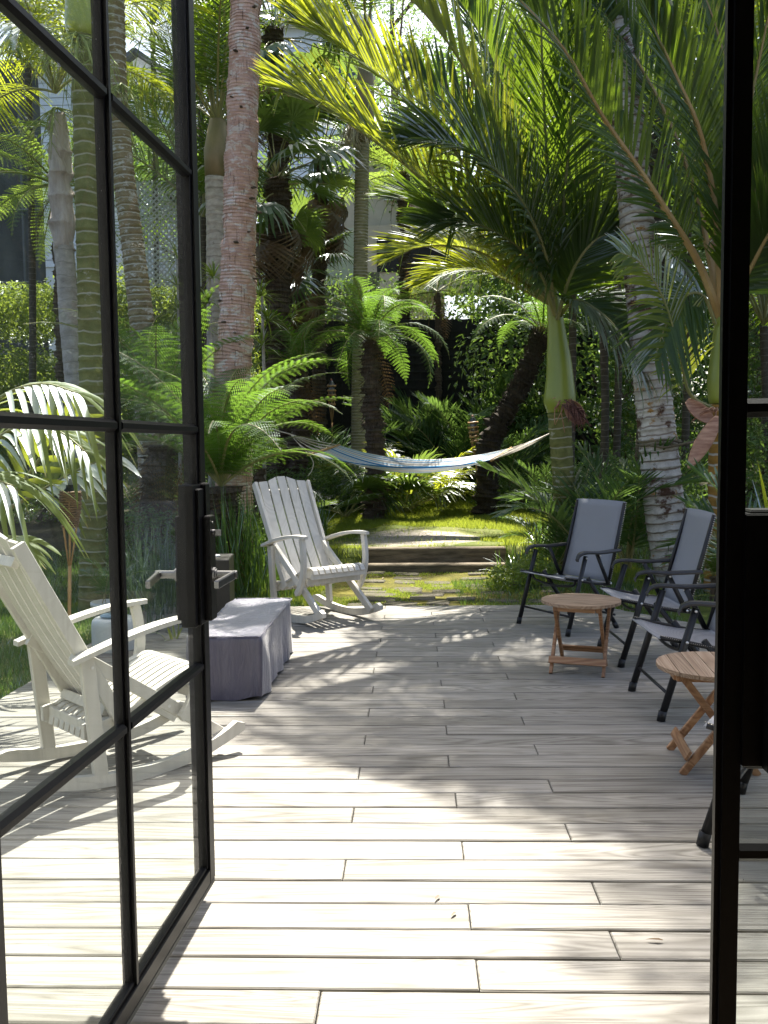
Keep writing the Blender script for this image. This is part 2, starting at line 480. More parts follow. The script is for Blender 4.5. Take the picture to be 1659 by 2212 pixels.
ys = [0.5, 1.4] + [1.6 + 0.2 * i for i in range(0, 42)] + [10.02, 10.2, 10.34, 10.4, 10.46] + [10.6 + 0.25 * i for i in range(0, 44)] + [22, 24, 28, 34, 42, 60, 90]
parts = {k: MB() for k in ('path', 'lawn', 'ground')}
idx = {k: {} for k in parts}
for i in range(len(xs) - 1):
    for j in range(len(ys) - 1):
        k = region((xs[i] + xs[i + 1]) / 2, (ys[j] + ys[j + 1]) / 2)
        mb = parts[k]; ids = []
        for a, b in ((i, j), (i + 1, j), (i + 1, j + 1), (i, j + 1)):
            if (a, b) not in idx[k]:
                idx[k][(a, b)] = len(mb.v)
                x, y = xs[a], ys[b]
                z = gz(x, y)
                if y < 7.4 and x > -2.2: z = -0.22
                mb.v.append((x, y, z))
            ids.append(idx[k][(a, b)])
        mb.f.append(tuple(ids)); mb.uv.extend([(0, 0)] * 4); mb.mi.append(0)
# lawn worn to pale grit at the head of the steps
m = M['lawn']; nt = m.node_tree
pr = [n for n in nt.nodes if n.type == 'BSDF_PRINCIPLED'][0]
lc = pr.inputs['Base Color'].links[0].from_socket
vec = coords(nt, 'Object', (1, 1, 1), 0)
wc = At(905, 1155, 11.4)
dv = nd(nt, 'ShaderNodeVectorMath', {0: vec, 1: (wc.x, wc.y, 0.2)}, operation='SUBTRACT')
dm = nd(nt, 'ShaderNodeMapping', {'Vector': dv.outputs[0], 'Scale': (0.80, 0.78, 0.5)})
ln = nd(nt, 'ShaderNodeVectorMath', {0: dm.outputs[0]}, operation='LENGTH').outputs['Value']
nz = noisen(nt, vec, 3.0, 5, 0.65)
k = mathn(nt, 'SUBTRACT', 1.25, mathn(nt, 'ADD', ln, mathn(nt, 'MULTIPLY', nz, 1.1)))
k = mathn(nt, 'MULTIPLY', k, 4.0, clamp=True)
grit = ramp(nt, noisen(nt, vec, 60, 3, 0.7), [(0.35, (0.20, 0.17, 0.12)), (0.55, (0.36, 0.33, 0.29)), (0.7, (0.46, 0.44, 0.41))])
nt.links.new(mixc(nt, k, lc, grit), pr.inputs['Base Color'])
tag(parts['ground'].obj('ground', M['ground'], smooth=True), kind='structure')
tag(parts['lawn'].obj('lawn', M['lawn'], smooth=True), kind='structure')
path = tag(parts['path'].obj('garden_path', M['moss'], smooth=True), kind='structure')

# pavers set in the moss, laid in rough rows
pv = random.Random(3)
row_y = 7.86
k = 0
while row_y < 10.0:
    h = pv.uniform(0.20, 0.27)
    x = -0.75 + pv.uniform(0, 0.25)
    while x < 1.55:
        w = pv.uniform(0.22, 0.42)
        if abs(x + w / 2 - 0.45) < 1.15 and pv.random() < 0.72:
            n = 6; cxx, cyy = x + w / 2, row_y + h / 2
            poly = []
            for a, b in ((-1, -.8), (-.2, -1), (.9, -.9), (1, .7), (.1, 1), (-.9, .9)):
                poly.append((a * w * 0.43 * pv.uniform(.88, 1.04), b * h * 0.42 * pv.uniform(.85, 1.05)))
            z0, z1 = -0.04, 0.009 + pv.uniform(-.006, .009)
            mb = MB()
            P = [(a, b, z0) for a, b in poly] + [(a, b, z1 - 0.008) for a, b in poly] + [(a * .93, b * .92, z1) for a, b in poly]
            F = [tuple(2 * n + i for i in range(n))]
            for lv in (0, 1):
                for i in range(n):
                    j = (i + 1) % n
                    F.append((lv * n + i, lv * n + j, lv * n + n + j, lv * n + n + i))
            mb.add(P, F)
            o = mb.obj('paver', M['paver'], path)
            o.location = (cxx, cyy, gz(cxx, cyy))
            o.rotation_euler = (pv.uniform(-.04, .04), pv.uniform(-.04, .04), pv.uniform(-.12, .12))
        x += w + 0.03
    row_y += h + 0.02

# two timber steps up to the lawn
st = empty('garden_steps', ((STEP_L + STEP_R) / 2, 10.2, -0.08), 0, 'two mossy timber steps between the paved path and the lawn', 'steps')
wST = STEP_R - STEP_L
def sleeper(y, top, h, w, dx=0.0):
    mb = MB()
    mb.box((dx, y - 10.2, top - h / 2 + 0.08), (w, 0.17, h), None, 0.012)
    return mb.obj('sleeper', M['sleeper'], st)
sleeper(10.16, 0.015, 0.13, wST + 0.25, -0.1)
sleeper(10.43, 0.17, 0.20, wST, 0.0)
# low stone edging of the planting bed behind the lawn
eg = empty('stone_edging', (0, 16, 0.35), 0, 'low row of dark stones edging the planting bed behind the lawn', 'edging')
x = -3.2
while x < 2.0:
    w = pv.uniform(0.2, 0.42)
    mb = MB(); hh = pv.uniform(0.08, 0.15)
    mb.box((0, 0, 0), (w, 0.16, hh), Matrix.Rotation(pv.uniform(-.2, .2), 3, 'Z'), 0.03)
    o = mb.obj('edging_stone', M['stone'], eg)
    cx_ = x + w / 2; o.location = (cx_, BED_Y(cx_) - 16 + pv.uniform(-.03, .03), gz(cx_, BED_Y(cx_)) + hh * .35 - 0.35)
    x += w + 0.03

# ================================================================ deck
Y0 = G(1052, 2139.8).y
W = 0.1425
NR = int(round((G(950, 1310).y - Y0) / W))
DECK_L = G(60, 1473).x
c1, c2 = G(1283, 1311), G(1473, 1346)
DECK_FAR = Y0 + NR * W
def xr(y): return min(4.2, c1.x + (DECK_FAR - y) * (c2.x - c1.x) / (c1.y - c2.y))
JX = {'A': G(738.6, 1877).x, 'B': G(996, 1834.5).x, 'C': G(1230, 1795).x}
LEN = 3.3
deck = empty('deck', (0, 4.5, 0), 0, kind='structure')
dr = random.Random(11)
def board(xa0, xa1, xb0, xb1, y0, y1):
    """xa = left end at near/far edge, xb = right end"""
    cx, cyy = (xa0 + xb0) / 2, (y0 + y1) / 2
    e = 0.0035; t = 0.032
    def ringp(i, z): return [(xa0 + i - cx, y0 + i - cyy, z), (xb0 - i - cx, y0 + i - cyy, z), (xb1 - i - cx, y1 - i - cyy, z), (xa1 + i - cx, y1 - i - cyy, z)]
    P = ringp(0, -t) + ringp(0, -e) + ringp(e, 0)
    F = [(8, 9, 10, 11)]
    for l in (0, 4):
        for i in range(4):
            j = (i + 1) % 4
            F.append((l + i, l + j, l + 4 + j, l + 4 + i))
    mb = MB(); mb.add(P, F)
    o = mb.obj('deck_board', M['deck'], deck)
    o.location = (cx, cyy - 4.5, dr.uniform(-0.0018, 0.0018))
    o.rotation_euler = (dr.uniform(-.008, .008), 0, dr.uniform(-.0006, .0006))
for r_ in range(-5, NR + 1):
    gp = dr.uniform(0.0032, 0.0048); y0 = Y0 + (r_ - 1) * W + gp; y1 = Y0 + r_ * W - gp
    if r_ < 5: key = {0: 'A', 1: 'B', 2: 'C', 3: 'B', 4: 'C', -1: 'C', -2: 'B', -3: 'A', -4: 'C', -5: 'B'}[r_]
    else: key = 'ABC'[(r_ - 5) % 3]
    j0 = JX[key] + dr.uniform(-.008, .008)
    L = DECK_L + dr.uniform(-.004, .004)
    js = [j for j in (j0 - LEN, j0, j0 + LEN, j0 + 2 * LEN)]
    R0_, R1_ = xr(y0), xr(y1)
    cur = L
    for j in js + [99]:
        if j <= cur + 0.15: continue
        if j < min(R0_, R1_) - 0.2:
            board(cur + 0.0015, cur + 0.0015, j - 0.0015, j - 0.0015, y0, y1); cur = j
        else:
            board(cur + 0.0015, cur + 0.0015, R0_, R1_, y0, y1); break
mb = MB()     # joists and fascia under the boards
for i in range(14):
    xx = DECK_L + 0.08 + i * 0.45
    yf = DECK_FAR - 0.05 if xx < c1.x else DECK_FAR - (xx - c1.x) * (c1.y - c2.y) / (c2.x - c1.x) - 0.1
    if yf > 2: mb.box((xx, (1.55 + yf) / 2 - 4.5, -0.10), (0.045, yf - 1.55, 0.14))
mb.box((DECK_L + 0.02, (1.55 + DECK_FAR) / 2 - 4.5, -0.11), (0.03, DECK_FAR - 1.6, 0.15))
mb.box(((DECK_L + c1.x) / 2, DECK_FAR - 0.03 - 4.5, -0.11), (c1.x - DECK_L - 0.1, 0.03, 0.15))
mb.obj('joist', M['sleeper'], deck)

# ================================================================ house room and steel doors
PF = G(465, 1893, 0.06)                         # free bottom corner of the open leaf
dh = ray(1027, 961); dh.z = 0; dh.normalize()
LW = 1.24; LZ0, LZ1 = 0.06, 2.83
PH = PF - dh * LW
DY = PH.y                                        # plane of the doors
house = empty('house', (0, DY - 2, 0), 0, 'dim living room behind the steel doors, seen only as its door opening', 'house')
hx0, hx1 = PH.x - 0.06, At(1560, 1106, DY).x + 1.30
mb = MB(); mb.box(((hx0 + hx1) / 2, 2.0 - 2.6, 0.0), (7, 4.9, 0.06)); mb.obj('floor', M['floor_in'], house).location = (0, 0, 0.02)
mb = MB(); mb.box(((hx0 + hx1) / 2, -0.6, 3.05), (7, 4.9, 0.12)); mb.obj('ceiling', M['plaster_in'], house)
for x_ in (-3.4, 3.6):
    mb = MB(); mb.box((x_, -0.6, 1.5), (0.1, 4.9, 3.0)); mb.obj('wall', M['plaster_in'], house)
mb = MB(); mb.box((0.1, -3.0, 1.5), (7, 0.1, 3.0)); mb.obj('wall', M['plaster_in'], house)
for a, b in ((-3.45, hx0), (hx1, 3.65)):
    mb = MB(); mb.box(((a + b) / 2, 1.93, 1.5), (b - a, 0.16, 3.1)); mb.obj('wall', M['plaster_in'], house)
mb = MB(); mb.box(((hx0 + hx1) / 2, 1.93, 3.0), (hx1 - hx0, 0.16, 0.25)); mb.obj('wall', M['plaster_in'], house)
mb = MB(); mb.box(((hx0 + hx1) / 2, 1.96, 0.0), (hx1 - hx0, 0.2, 0.09)); mb.obj('threshold', M['black_steel'], house)

RAILZ = [0.707, 1.389, 2.10]
def leaf(name, label, origin, direction, mirror=1, sw=0.044):
    """steel leaf: local x from hinge (0) to free edge (LW), y = outdoors side offset, z height"""
    e = empty(name, (origin.x, origin.y, 0), math.atan2(direction.y, direction.x), label, 'door')
    def part(nm, fn, mat, smooth=False, par=e):
        b_ = MB(); fn(b_); return b_.obj(nm, mat, par, smooth)
    def stile(x, w):
        def fn(b_):
            b_.box((x, 0.0, (LZ0 + LZ1) / 2), (w, 0.040, LZ1 - LZ0), None, 0.002)
            for s_ in ((-1, 1) if w > 0.04 else ()):
                b_.box((x + s_ * (w / 2 + 0.006), 0.0, (LZ0 + LZ1) / 2), (0.0125, 0.026, LZ1 - LZ0 - 0.09), None, 0.002)
        part('stile', fn, M['black_steel'])
    stile(0.022, 0.044); stile(LW - sw / 2, sw)
    def weather(b_):
        b_.box((LW + 0.004, 0.006, (LZ0 + LZ1) / 2), (0.008, 0.012, LZ1 - LZ0), None, 0.002)
        if sw > 0.04: b_.box((LW - 0.012, 0.028 * mirror, (LZ0 + LZ1) / 2), (0.03, 0.014, LZ1 - LZ0 - 0.01), None, 0.003)
    part('astragal', weather, M['black_steel'])
    for z_, h_ in ((LZ0 + 0.021, 0.042), (LZ1 - 0.021, 0.042)):
        part('rail', lambda b_: (b_.box((LW / 2, 0, z_), (LW - 0.046 - sw, 0.038, h_), None, 0.002), b_.box((LW / 2, 0, z_ + (0.026 if z_ < 1 else -0.026)), (LW - 0.11, 0.022, 0.012), None, 0.002)), M['black_steel'])
    def seal(b_): b_.box((LW / 2, 0.016 * -mirror, LZ0 - 0.006), (LW - 0.01, 0.008, 0.012))
    part('door_seal', seal, M['black_seal'])
    mx = LW / 2
    part('muntin', lambda b_: (b_.box((mx, 0, (LZ0 + LZ1) / 2), (0.030, 0.016, LZ1 - LZ0 - 0.08), None, 0.002), b_.box((mx, 0, (LZ0 + LZ1) / 2), (0.012, 0.034, LZ1 - LZ0 - 0.08), None, 0.003)), M['black_steel'])
    for z_ in RAILZ:
        for a, b in ((0.05, mx - 0.016), (mx + 0.016, LW - sw - .002)):
            def fn(b_):
                # chamfered glazing bar
                pr_ = [(-0.017, -0.006), (-0.017, 0.006), (-0.008, 0.014), (0.008, 0.014), (0.017, 0.006), (0.017, -0.006), (0.008, -0.014), (-0.008, -0.014)]
                b_.prism([(yy, z_ + zz) for yy, zz in pr_], a, b)
            part('muntin', fn, M['black_steel'])
    zs = [LZ0 + 0.045] + RAILZ + [LZ1 - 0.045]
    for i in range(4):
        for a, b in ((0.048, mx - 0.010), (mx + 0.010, LW - sw - .001)):
            def fn(b_): b_.box(((a + b) / 2, 0, (zs[i] + zs[i + 1]) / 2), (b - a, 0.005, zs[i + 1] - zs[i] - 0.012))
            part('pane', fn, M['glass'])
    # lock case with levers on both faces
    def case(b_):
        if sw < 0.04:
            b_.box((LW - 0.076, 0, 1.04), (0.10, 0.058, 0.385), None, 0.003)
            b_.box((LW - 0.084, 0, 1.04), (0.10, 0.044, 0.395), None, 0.003)
            return
        b_.box((LW - 0.052, 0, 1.03), (0.10, 0.058, 0.385), None, 0.003)
        b_.box((LW - 0.075, 0, 1.035), (0.10, 0.040, 0.400), None, 0.003)
        b_.box((LW - 0.030, 0, 1.045), (0.04, 0.070, 0.385), None, 0.004)
    lc_ = part('lock_case', case, M['black_steel'])
    hx = 0.045 if sw > 0.04 else 0.080
    for s_ in (-1, 1):
        part('lock_plate', lambda b_: b_.box((LW - hx, s_ * 0.040, 0.995), (0.050, 0.022, 0.30), None, 0.003), M['black_steel'])
        xh, zh = LW - hx, 0.975
        def lever(b_):
            b_.tube([(xh, s_ * 0.050, zh), (xh, s_ * 0.058, zh)], 0.021, 16)
            b_.tube([(xh, s_ * 0.058, zh), (xh, s_ * 0.062, zh)], 0.0165, 16)
            b_.tube([(xh, s_ * 0.060, zh), (xh, s_ * 0.120, zh)], 0.0115, 12)
            b_.bar((xh + 0.010, s_ * 0.112, zh), (xh - 0.130, s_ * 0.096, zh - 0.010), 0.013, 0.024, (0, 0, 1), 0.003)
        part('handle', lever, M['chrome'], False)
        if s_ < 0: part('thumb_turn', lambda b_: (b_.tube([(xh, s_ * 0.050, 1.095), (xh, s_ * 0.058, 1.095)], 0.010, 14), b_.box((xh, s_ * 0.066, 1.095), (0.007, 0.020, 0.018), None, 0.002)), M['chrome'])
    part('screw', lambda b_: b_.tube([(LW - hx, -0.0505, 1.125), (LW - hx, -0.052, 1.125)], 0.003, 8), M['rivet'])
    for z_ in (0.3, 1.4, 2.55):
        part('hinge', lambda b_: b_.tube([(-0.006, 0.016 * -mirror, z_ - 0.05), (-0.006, 0.016 * -mirror, z_ + 0.05)], 0.008, 10), M['black_steel'])
    return e
nrm = V((-dh.y, dh.x, 0))
leaf('glazed_door', 'open black steel door leaf with glass panes and silver lever handles beside the white rocking chairs', PH + nrm * 0.02, dh)
XR0 = At(1549, 1106, DY).x + 0.008
leaf('glazed_door', 'closed black steel door leaf standing beside the folding chairs, cut off by the edge of the photo', V((XR0 + LW, DY, 0)), V((-1, 0, 0)), -1, 0.027)
# fixed frame above and beside the leaves
fr_ = empty('door_frame', ((hx0 + hx1) / 2, DY, 0), 0, 'black steel frame round the double doors', 'door frame')
for x_ in (hx0 + 0.02 - (hx0 + hx1) / 2, hx1 - 0.02 - (hx0 + hx1) / 2):
    mb = MB(); mb.box((x_, 0, 1.46), (0.04, 0.07, 2.83), None, 0.002); mb.obj('jamb', M['black_steel'], fr_)
mb = MB(); mb.box((0, 0, 2.865), (hx1 - hx0 - 0.082, 0.07, 0.04), None, 0.002); mb.obj('head', M['black_steel'], fr_)
# ================================================================ rocking chairs
def make_rocker(label):
    """x = across, +y = front, z up; stands on z = 0"""
    e = empty('rocking_chair', (0, 0, 0), 0, label, 'rocking chair', 'white rocking chairs on the deck')
    wm = M['white_wood']
    def P(nm, fn, sm=False, par=e, label_=None):
        b = MB(); fn(b); return b.obj(nm, wm, par, sm)
    hw = 0.25
    def rocker_poly():
        top, bot = [], []
        n = 22
        for i in range(n + 1):
            t = i / n; y = -0.50 + 1.02 * t
            zb = 0.30 * (y + 0.02) ** 2 + 0.012 * max(0, (y - 0.30)) * 6
            th = 0.058
            if t > 0.9: th = 0.058 * math.sqrt(max(0.05, 1 - ((t - 0.9) / 0.1) ** 2)) + 0.004
            if t < 0.06: th = 0.03 + 0.028 * t / 0.06
            bot.append((y, zb)); top.append((y, zb + th + (0.016 if t > 0.93 else 0)))
        return bot + top[::-1]
    for s in (-1, 1):
        x = s * hw
        def rk(b):
            pl = rocker_poly(); n = len(pl) // 2
            bot, top = pl[:n], pl[n:][::-1]
            x0, x1 = x - 0.016, x + 0.016
            vs, F = [], []
            for i in range(n):
                for xx, (yy, zz) in ((x0, bot[i]), (x1, bot[i]), (x1, top[i]), (x0, top[i])): vs.append((xx, yy, zz))
            for i in range(n - 1):
                for k in range(4):
                    j = (k + 1) % 4
                    F.append((i * 4 + k, i * 4 + j, i * 4 + 4 + j, i * 4 + 4 + k))
            F += [(3, 2, 1, 0), tuple((n - 1) * 4 + k for k in range(4))]
            b.add(vs, F)
        P('rocker', rk)
        P('leg', lambda b: b.bar((x, -0.25, 0.07), (x, -0.30, 0.60), 0.030, 0.065, (0, 1, 0), 0.003))
        xi = s * (hw - 0.032)
        P('brace', lambda b: b.bar((xi, 0.43, 0.085), (xi, -0.34, 0.625), 0.030, 0.060, (0, 1, 1), 0.003))
        P('bolt', lambda b: b.tube([(s * 0.2265, 0.115, 0.3) , (s * 0.2335, 0.115, 0.3)], 0.008, 10)).data.materials[0] = M['rivet']
        P('bolt', lambda b: b.tube([(s * 0.262, -0.28, 0.56), (s * 0.268, -0.28, 0.56)], 0.007, 10)).data.materials[0] = M['rivet']
        # arm, slightly bowed, rounded at the front
        def arm(b):
            pts = []
            for i in range(13):
                t = i / 12; y = -0.38 + 0.69 * t
                pts.append((y, 0.600 + 0.115 * math.sin(t * 1.75) , 0.026 + 0.010 * math.sin(math.pi * min(1, t * 1.1)) - (0.012 if i == 12 else 0.0)))
            vs, F = [], []
            for y, z, w in pts:
                for dx, dz in ((-w, -0.012), (w, -0.012), (w, 0.010), (w - 0.006, 0.013), (-w + 0.006, 0.013), (-w, 0.010)):
                    vs.append((s * (hw + 0.02) + dx, y, z + dz))
            n = len(pts)
            for i in range(n - 1):
                for k in range(6):
                    j = (k + 1) % 6
                    F.append((i * 6 + k, i * 6 + j, i * 6 + 6 + j, i * 6 + 6 + k))
            F += [tuple(range(5, -1, -1)), tuple((n - 1) * 6 + k for k in range(6))]
            b.add(vs, F)
        P('armrest', arm)
        def brk(b):
            path_ = catmull([(0, 0.245, 0.700), (0, 0.262, 0.61), (0, 0.268, 0.49), (0, 0.24, 0.37), (0, 0.185, 0.275), (0, 0.145, 0.245)], 4)
            vs, F = [], []
            n = len(path_)
            for i, p in enumerate(path_):
                t_ = (path_[min(i + 1, n - 1)] - path_[max(i - 1, 0)]).normalized()
                q = V((0, -t_.z, t_.y)); w = 0.024 if i < n - 2 else 0.018
                for xx, qq in ((-0.014, -w), (0.014, -w), (0.014, w), (-0.014, w)):
                    vs.append((s * (hw + 0.022) + xx, p.y + q.y * qq, p.z + q.z * qq))
            for i in range(n - 1):
                for k in range(4):
                    j = (k + 1) % 4
                    F.append((i * 4 + k, i * 4 + j, i * 4 + 4 + j, i * 4 + 4 + k))
            F += [(3, 2, 1, 0), tuple((n - 1) * 4 + k for k in range(4))]
            b.add(vs, F)
        P('arm_bracket', brk)
        # stile of the back and side rail of the seat
        P('back_post', lambda b: b.bar((s * 0.218, -0.115, 0.26), (s * 0.240, -0.575, 1.120), 0.026, 0.062, (0, 1, 0.5), 0.003))
        def side(b):
            prof = catmull([(0, -0.30, 0.262), (0, -0.15, 0.275), (0, 0.05, 0.345), (0, 0.22, 0.413), (0, 0.315, 0.408)], 4)
            vs, F = [], []; n = len(prof)
            for i, p in enumerate(prof):
                for xx, zz in ((-0.014, -0.034), (0.014, -0.034), (0.014, 0.034), (-0.014, 0.034)):
                    vs.append((s * 0.197 + xx, p.y, p.z + zz))
            for i in range(n - 1):
                for k in range(4):
                    j = (k + 1) % 4
                    F.append((i * 4 + k, i * 4 + j, i * 4 + 4 + j, i * 4 + 4 + k))
            F += [(3, 2, 1, 0), tuple((n - 1) * 4 + k for k in range(4))]
            b.add(vs, F)
        P('seat_rail', side)
        P('bolt', lambda b: b.tube([(s * 0.24, -0.558, 1.06), (s * 0.2405, -0.558, 1.06)], 0.0, 6)) if False else None
    # back slats with one shared curved crest
    nsl = 5
    for i in range(nsl):
        xc = (i - (nsl - 1) / 2) * 0.0865
        w = 0.0725
        def sl(b):
            # points down the slat, shallow S curve
            T0, T1 = V((0, -0.575, 1.125)), V((0, -0.125, 0.30))
            rows = []
            n = 10
            for k in range(n + 1):
                t = k / n
                p = T0.lerp(T1, t)
                off = -0.020 * math.sin(math.pi * t)
                nn = V((0, 0.88, 0.48))
                rows.append(p + nn * (0.012 + off))
            vs, F = [], []
            tt = (T0 - T1).normalized()
            for k, p in enumerate(rows):
                for a, b_ in ((-w / 2, -0.007), (w / 2, -0.007), (w / 2, 0.007), (-w / 2, 0.007)):
                    xx = xc + a
                    q = p + V((0, 0.88, 0.48)) * b_
                    if k == 0:
                        crest = 0.055 * (0.5 + 0.5 * math.cos(min(1, abs(xx) / 0.175) * math.pi)) - 0.004
                        q = q + tt * crest
                    vs.append((xx, q.y, q.z))
            # middle top column for a rounder crest on the centre slat
            for k in range(n):
                for a in range(4):
                    j = (a + 1) % 4
                    F.append((k * 4 + a, k * 4 + 4 + a, k * 4 + 4 + j, k * 4 + j))
            F += [(0, 1, 2, 3), tuple(n * 4 + a for a in (3, 2, 1, 0))]
            b.add(vs, F)
        P('back_slat', sl)
    P('crossbar', lambda b: b.bar((-0.20, -0.565, 1.04), (0.20, -0.565, 1.04), 0.03, 0.045, (0, 0.45, 0.9), 0.003))
    P('crossbar', lambda b: b.bar((-0.20, -0.185, 0.335), (0.20, -0.185, 0.335), 0.03, 0.045, (0, 0.45, 0.9), 0.003))
    P('crossbar', lambda b: b.bar((-0.235, -0.26, 0.27), (0.235, -0.26, 0.27), 0.05, 0.022, (0, 1, 0), 0.003))
    P('crossbar', lambda b: b.bar((-0.235, 0.24, 0.345), (0.235, 0.24, 0.345), 0.05, 0.024, (0, 1, 0), 0.003))
    P('crossbar', lambda b: b.bar((-0.235, 0.31, 0.395), (0.235, 0.31, 0.395), 0.022, 0.045, (0, 0, 1), 0.003))
    # seat slats run front to back and roll over the front and the rear
    for i in range(9):
        xc = (i - 4) * 0.0515
        def ss(b):
            prof = catmull([(0, -0.275, 0.215), (0, -0.262, 0.262), (0, -0.21, 0.298), (0, -0.10, 0.318), (0, 0.05, 0.385), (0, 0.22, 0.452), (0, 0.305, 0.455), (0, 0.335, 0.415)], 3)
            vs, F = [], []; n = len(prof)
            for k, p in enumerate(prof):
                t_ = (prof[min(k + 1, n - 1)] - prof[max(k - 1, 0)]).normalized()
                q = V((0, -t_.z, t_.y))
                for a, c in ((-0.0192, -0.006), (0.0192, -0.006), (0.0192, 0.006), (-0.0192, 0.006)):
                    vs.append((xc + a, p.y + q.y * c, p.z + q.z * c))
            for k in range(n - 1):
                for a in range(4):
                    j = (a + 1) % 4
                    F.append((k * 4 + a, k * 4 + j, k * 4 + 4 + j, k * 4 + 4 + a))
            F += [(3, 2, 1, 0), tuple((n - 1) * 4 + a for a in range(4))]
            b.add(vs, F)
        P('seat_slat', ss)
    return e
def place(e, p, fwd, z=0.0, scale=1.0):
    """stand e at p with its +y along fwd"""
    f = V((fwd[0], fwd[1], 0)).normalized()
    e.location = (p.x, p.y, z)
    e.rotation_euler = (0, 0, math.atan2(-f.x, f.y))
    e.scale = (scale,) * 3
def camdir(x, y):      # a direction given relative to the view, turned into the garden's axes
    c, s = math.cos(YAW), math.sin(YAW)
    return V((x * c - y * s, x * s + y * c, 0))
def campt(x, y, z=0): return camdir(x, y) + V((0, 0, z))
rk1 = make_rocker('nearer white slatted rocking chair, seen through the glass of the open door')
rk1.location = (-1.245, 3.79, 0); rk1.rotation_euler = (0, 0, -0.765); rk1.scale = (0.93, 0.885, 0.885)
rk2 = copy_tree(rk1)
rk2['label'] = 'farther white slatted rocking chair at the edge of the deck, behind the covered fire table'
rk2.location = (-0.745, 7.08, 0); rk2.rotation_euler = (0, 0, -2.47); rk2.scale = (1.03, 0.93, 0.93)

